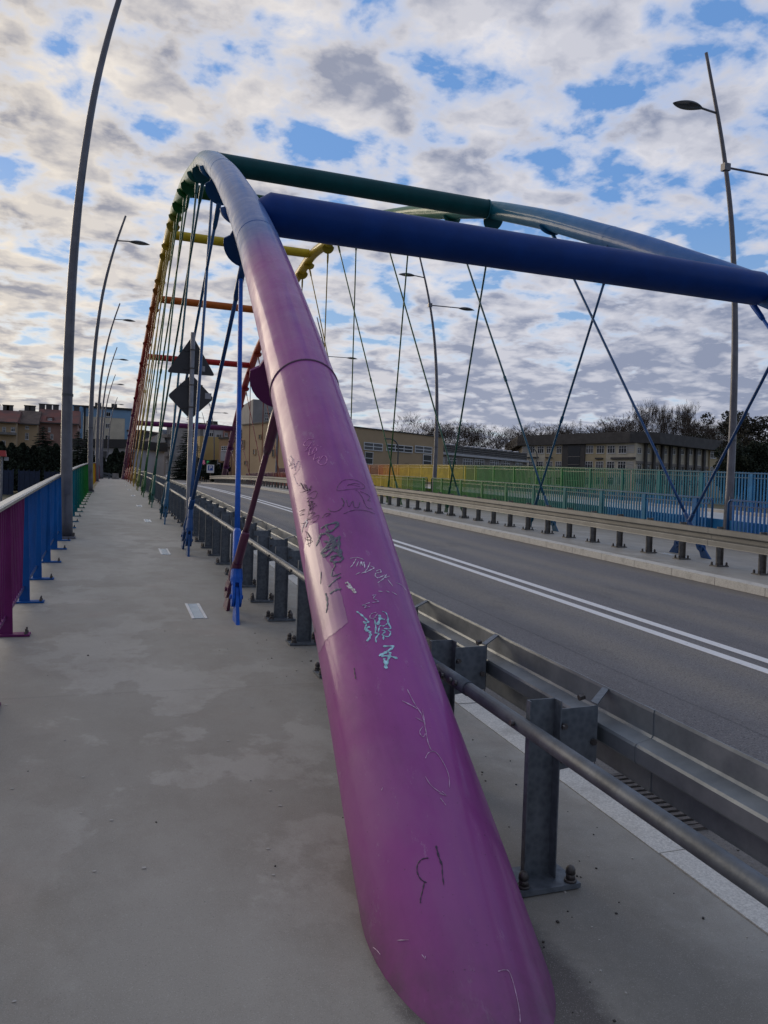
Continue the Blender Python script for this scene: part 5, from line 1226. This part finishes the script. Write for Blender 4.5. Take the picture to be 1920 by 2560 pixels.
# ------------------------------------------------------------------ end of the left walkway
t = thing('end_barrier', 'short galvanised guard rail on concrete blocks at the end of the left walkway', 'guard rail', (-.2, 84, deck(84)))
for k, (x0, x1, y) in enumerate(((-1.3, .2, 85.5), (-.8, .55, 84.6))):
    for z_, h in ((.62, .16), (.38, .12)):
        MB().hexa([(x0, y, deck(y)+z_-k*.1), (x1, y-.9, deck(y)+z_-.25-k*.1), (x1, y-.85, deck(y)+z_-.25-k*.1), (x0, y+.05, deck(y)+z_-k*.1), (x0, y, deck(y)+z_+h-k*.1), (x1, y-.9, deck(y)+z_+h-.25-k*.1), (x1, y-.85, deck(y)+z_+h-.25-k*.1), (x0, y+.05, deck(y)+z_+h-k*.1)]).build('beam', M['galv'], t)
    for x in (x0+.2, x1-.2): MB().quad_box((x, y-.4, deck(y)+.25), .12, .12, .7).build('post', M['galv'], t)
tag(MB().hexa([(.3, 83.0, deck(83)-.05), (.95, 83.0, deck(83)-.05), (.95, 83.7, deck(83)-.05), (.3, 83.7, deck(83)-.05), (.34, 83.04, deck(83)+.62), (.91, 83.04, deck(83)+.62), (.91, 83.66, deck(83)+.62), (.34, 83.66, deck(83)+.62)]).build('concrete_block', M['dark_conc']), 'grey concrete block beside the far arch foot', 'block')

# ------------------------------------------------------------------ town street: signs, display, people, cars
d = 88.0; P = at_y(526, 1172, d); t = thing('parking_sign', 'square white-framed blue parking sign with a P on a thin post', 'road sign', (P.x, d, deck(d)))
zc_ = at_y(526, 1171, d).z; w_ = .36
MB().tube([(P.x, d+.05, deck(d)-.3), (P.x, d+.05, zc_+.3)], .035, 8).build('post', mat('brown_sign_post', (.16, .11, .07), .7), t)
bd = MB().quad_box((P.x, d, zc_-.04), .80, .03, .92).build('panel', M['white'], t); MB().quad_box((P.x, d-.02, zc_+.05), .52, .02, .56).build('blue_field', M['pblue'], t)
fc = bpy.data.curves.new('letter_p', 'FONT'); fc.body = 'P'; fc.size = .60; fc.extrude = .006; fc.align_x = 'CENTER'; fc.align_y = 'CENTER'; fc.offset = .012
fo = bpy.data.objects.new('letter', fc); COL.objects.link(fo); dg = bpy.context.evaluated_depsgraph_get(); me = bpy.data.meshes.new_from_object(fo.evaluated_get(dg)); bpy.data.objects.remove(fo)
me.materials.clear(); me.materials.append(M['white']); lo = link('letter_p', me, t, (P.x, d-.038, zc_+.05), (PI/2, 0, 0)); lo.matrix_parent_inverse = parent_world(t).inverted()
d = 98.0; P = at_y(512, 1157, d); t = thing('display_board', 'dark electronic display with pink rows and a green panel behind the parking sign', 'display', (P.x, d, deck(d)))
MB().tube([(P.x-.3, d+.1, deck(d)-.3), (P.x-.3, d+.1, P.z)], .07, 8).build('post', M['pole'], t); MB().quad_box((P.x, d, P.z), 1.25, .16, .72).build('housing', M['black'], t)
pk, gr_ = glow_mat('pink_display_rows', (.75, .22, .38), .5), glow_mat('green_display_panel', (.03, .22, .07), .5)
for k in range(6): MB().quad_box((P.x-.22+rnd.uniform(-.04, .04), d-.085, P.z+.26-k*.10), .50+rnd.uniform(-.12, .1), .01, .035).build('display_row', pk, t)
for k in range(3): MB().quad_box((P.x+.33+k*.11-.05, d-.085, P.z), .09, .01, .52).build('display_panel', gr_, t)
d = 93.0; P = at_y(547, 1170, d); t = thing('small_signs', 'cluster of small blue and white signs on the grey pole right of the parking sign', 'sign', (P.x, d, deck(d)))
MB().tube([(P.x-.15, d, deck(d)-.2), (P.x-.15, d, P.z+1)], .06, 8).build('post', M['pole'], t)
for k, (dx, dz, w_, h_, mm) in enumerate(((0, .45, .25, .3, 'sticker'), (.05, .10, .35, .42, 'pblue'), (-.02, -.38, .3, .36, 'pblue'))): MB().quad_box((P.x+dx, d-.08, P.z+dz), w_, .03, h_).build('sign_plate', M[mm], t)
for k in range(3): MB().quad_box((P.x+.03, d-.10, P.z+.22-k*.1), .18, .01, .03).build('sign_mark', M['white'], t)
# town lamp with curved neck
def town_lamp(lab, pxb, pyb, pxt, pyt, d, s):
    a = at_y(pxb, pyb, d); b_ = at_y(pxt, pyt, d); t = thing('town_lamp', lab, 'street lamp', (a.x, d, a.z-1)); h = b_.z-a.z
    pts = [Vector((a.x, d, a.z-1)), Vector((a.x, d, b_.z-.9))]+[Vector((a.x+s*.9*(1-math.cos(q)), d, b_.z-.9+.9*math.sin(q))) for q in (PI/8, PI/4, 3*PI/8, PI/2)]
    MB().tube(pts, .07, 8).build('pole', M['lum_dark'], t); MB().quad_box(pts[-1]+Vector((s*.3, 0, -.03)), .7, .22, .12).build('lamp_head', M['lum_dark'], t)
town_lamp('thin dark lamp with bent neck in front of the tan building windows', 994, 1170, 994, 1098, 72, -1)
town_lamp('thin lamp with bent neck in front of the low end of the school', 1341, 1180, 1341, 1122, 100, -1)
town_lamp('thin lamp with bent neck beside the yellow house', 492, 1180, 492, 1098, 100, -1)
# pedestrian
d = 95.0; P = at_y(513, 1206, d); gz = P.z; t = thing('person', 'person in dark clothes walking on the pavement by the display board', 'person', (P.x, d, gz))
def skinned(name, verts, edges, radii, m_, par, lev=1):
    me = bpy.data.meshes.new(name); me.from_pydata([tuple(v) for v in verts], edges, []); o = bpy.data.objects.new(name, me); COL.objects.link(o)
    md = o.modifiers.new('skin', 'SKIN'); 
    for i, r in enumerate(radii): me.skin_vertices[0].data[i].radius = (r, r) if not isinstance(r, tuple) else r
    me.skin_vertices[0].data[0].use_root = True
    sb_ = o.modifiers.new('sub', 'SUBSURF'); sb_.levels = sb_.render_levels = lev
    dg = bpy.context.evaluated_depsgraph_get(); m2_ = bpy.data.meshes.new_from_object(o.evaluated_get(dg)); m2_.materials.clear(); m2_.materials.append(m_); bpy.data.objects.remove(o)
    m2_.name = name; q = link(name, m2_, par, (P.x, d, gz)); q.matrix_parent_inverse = parent_world(par).inverted(); return q
bv = [(0, 0, .95), (0, 0, 1.15), (0, 0, 1.38), (0, 0, 1.50), (0, 0, 1.60), (0, 0, 1.70), (-.09, 0, .88), (-.10, .10, .48), (-.10, .02, .06), (-.10, -.12, .03), (.09, 0, .88), (.10, -.14, .48), (.10, -.20, .08), (.10, -.33, .05), (-.19, 0, 1.38), (-.24, .05, 1.12), (-.23, -.03, .88), (.19, 0, 1.38), (.24, -.05, 1.12), (.23, -.12, .90)]
be = [(0, 1), (1, 2), (2, 3), (3, 4), (4, 5), (0, 6), (6, 7), (7, 8), (8, 9), (0, 10), (10, 11), (11, 12), (12, 13), (2, 14), (14, 15), (15, 16), (2, 17), (17, 18), (18, 19)]
skinned('body', bv, be, [.14, .13, .15, .06, .085, .08, .09, .065, .045, .04, .09, .065, .045, .04, .06, .05, .04, .06, .05, .04], M['cloth'], t)
hm_ = MB(); 
MB().tube([(P.x, d-.01, gz+1.56), (P.x, d-.01, gz+1.60), (P.x, d-.01, gz+1.68), (P.x, d-.01, gz+1.73)], [.05, .088, .085, .04], 12).build('face', M['skin'], t, smooth=True)
MB().tube([(P.x, d+.012, gz+1.60), (P.x, d+.012, gz+1.68), (P.x, d+.012, gz+1.75), (P.x, d+.012, gz+1.785)], [.085, .097, .08, .03], 12).build('hair', M['hair'], t, smooth=True)
# cars
def car(lab, x, y, z, rz, body, hb=True):
    t = thing('parked_car', lab, 'car', (0, 0, 0)); W2 = .86; L_ = 4.1
    low = [(-2.0, .28), (-2.05, .55), (-1.98, .86), (-1.55, .92), (-.75, .98), (1.75, .98), (1.98, .86), (2.02, .5), (1.95, .26)]
    if hb: cab = [(-.95, .96), (-.25, 1.40), (.2, 1.46), (1.2, 1.42), (1.85, .97)]
    else: cab = [(-1.1, .96), (-.35, 1.52), (.3, 1.60), (1.7, 1.56), (1.95, .97)]
    m = MB(); n = len(low)
    rows = []
    for (yy, ins) in ((-W2, .06), (-W2+.05, 0), (W2-.05, 0), (W2, .06)):
        rows.append([(yy, a*(1-ins*.5), b_ if b_ < .5 else b_-ins*.5) for a, b_ in low])
    for r_ in rows: m.v += r_
    for j in range(3):
        for k in range(n): m.f.append((j*n+k, j*n+(k+1) % n, (j+1)*n+(k+1) % n, (j+1)*n+k))
    m.f.append(tuple(range(n))); m.f.append(tuple(range(3*n, 4*n))[::-1]); bo = m.build('body', body, t)
    m = MB(); n = len(cab)
    for (yy, top) in ((-W2+.04, 0), (W2-.04, 0)):
        sg = -1 if yy < 0 else 1; m.v += [(yy-sg*(b_-.96)*.30, a, b_) for a, b_ in cab]
    for k in range(n): m.f.append((k, (k+1) % n, n+(k+1) % n, n+k))
    m.f.append(tuple(range(n))); m.f.append(tuple(range(n, 2*n))[::-1]); m.build('cabin', body, t)
    def pane(pts): MB().prism(pts, (Vector(pts[1])-Vector(pts[0])).cross(Vector(pts[2])-Vector(pts[1])).normalized()*-.012).build('window', M['glass'], t)
    a0, a1 = cab[0], cab[1]; pane([(-.70, a0[0]+.03, a0[1]+.06), (.70, a0[0]+.03, a0[1]+.06), (.60, a1[0]-.06, a1[1]-.04), (-.60, a1[0]-.06, a1[1]-.04)])
    b0, b1 = cab[-1], cab[-2]; pane([(.68, b0[0]-.05, b0[1]+.10), (-.68, b0[0]-.05, b0[1]+.10), (-.58, b1[0]+.06, b1[1]-.04), (.58, b1[0]+.06, b1[1]-.04)])
    for sg in (-1, 1):
        for (u0, u1) in ((-.5, .45), (.52, 1.35)):
            q = [(sg*(W2-.035), u0-.15 if u0 < 0 else u0, 1.0), (sg*(W2-.035), u1, 1.0), (sg*(W2-.15), u1-.03, 1.36), (sg*(W2-.15), u0+.15 if u0 < 0 else u0, 1.36)]
            MB().prism(q, (sg*.012, 0, 0)).build('window', M['glass'], t)
        for yy in (-1.28, 1.25):
            w = MB().tube([(sg*(W2-.17), yy, .31), (sg*(W2+.01), yy, .31)], .31, 16).build('tyre', M['tyre'], t); MB().tube([(sg*(W2+.0), yy, .31), (sg*(W2+.02), yy, .31)], .19, 12).build('rim', M['car_silver'], w)
        MB().quad_box((sg*.66, -2.02, .68), .30, .06, .14).build('headlight', M['white'], t); MB().quad_box((sg*.70, 1.97, .78), .18, .08, .26).build('tail_light', M['redp'], t)
        MB().quad_box((sg*.92, -.55, 1.02), .14, .09, .10).build('mirror', body, t)
    MB().quad_box((0, 2.0, .36), 1.6, .10, .20).build('bumper', M['tyre'], t); MB().quad_box((0, 2.03, .62), .50, .03, .11).build('number_plate', M['white'], t); MB().quad_box((0, -2.04, .40), 1.6, .08, .22).build('bumper', M['tyre'], t)
    t.location = (x, y, z); t.rotation_euler = (0, 0, rz); return t
def place_car(lab, px_, pyb, d, body, rz=0, hb=True):
    P = at_y(px_, pyb, d); car(lab, P.x, d, P.z, rz, body, hb)
place_car('red hatchback parked nearest on the right side of the town street', 453, 1189, 185, M['car_red'], PI)
place_car('red car just behind the nearest red hatchback, mostly hidden', 441, 1184, 196, M['car_red'], PI)
place_car('white van-like car coming down the left lane of the street', 387, 1190, 150, M['car_white'], 0, False)
place_car('dark car on the left lane behind the white one', 368, 1183, 178, M['car_dark'], 0)
place_car('silver car parked farther up the right side of the street', 425, 1180, 208, M['car_silver'], PI)
place_car('dark car parked behind the silver one up the street', 411, 1178, 224, M['car_dark'], PI)
place_car('second silver car far up the left side of the street', 352, 1178, 215, M['car_silver'], 0)
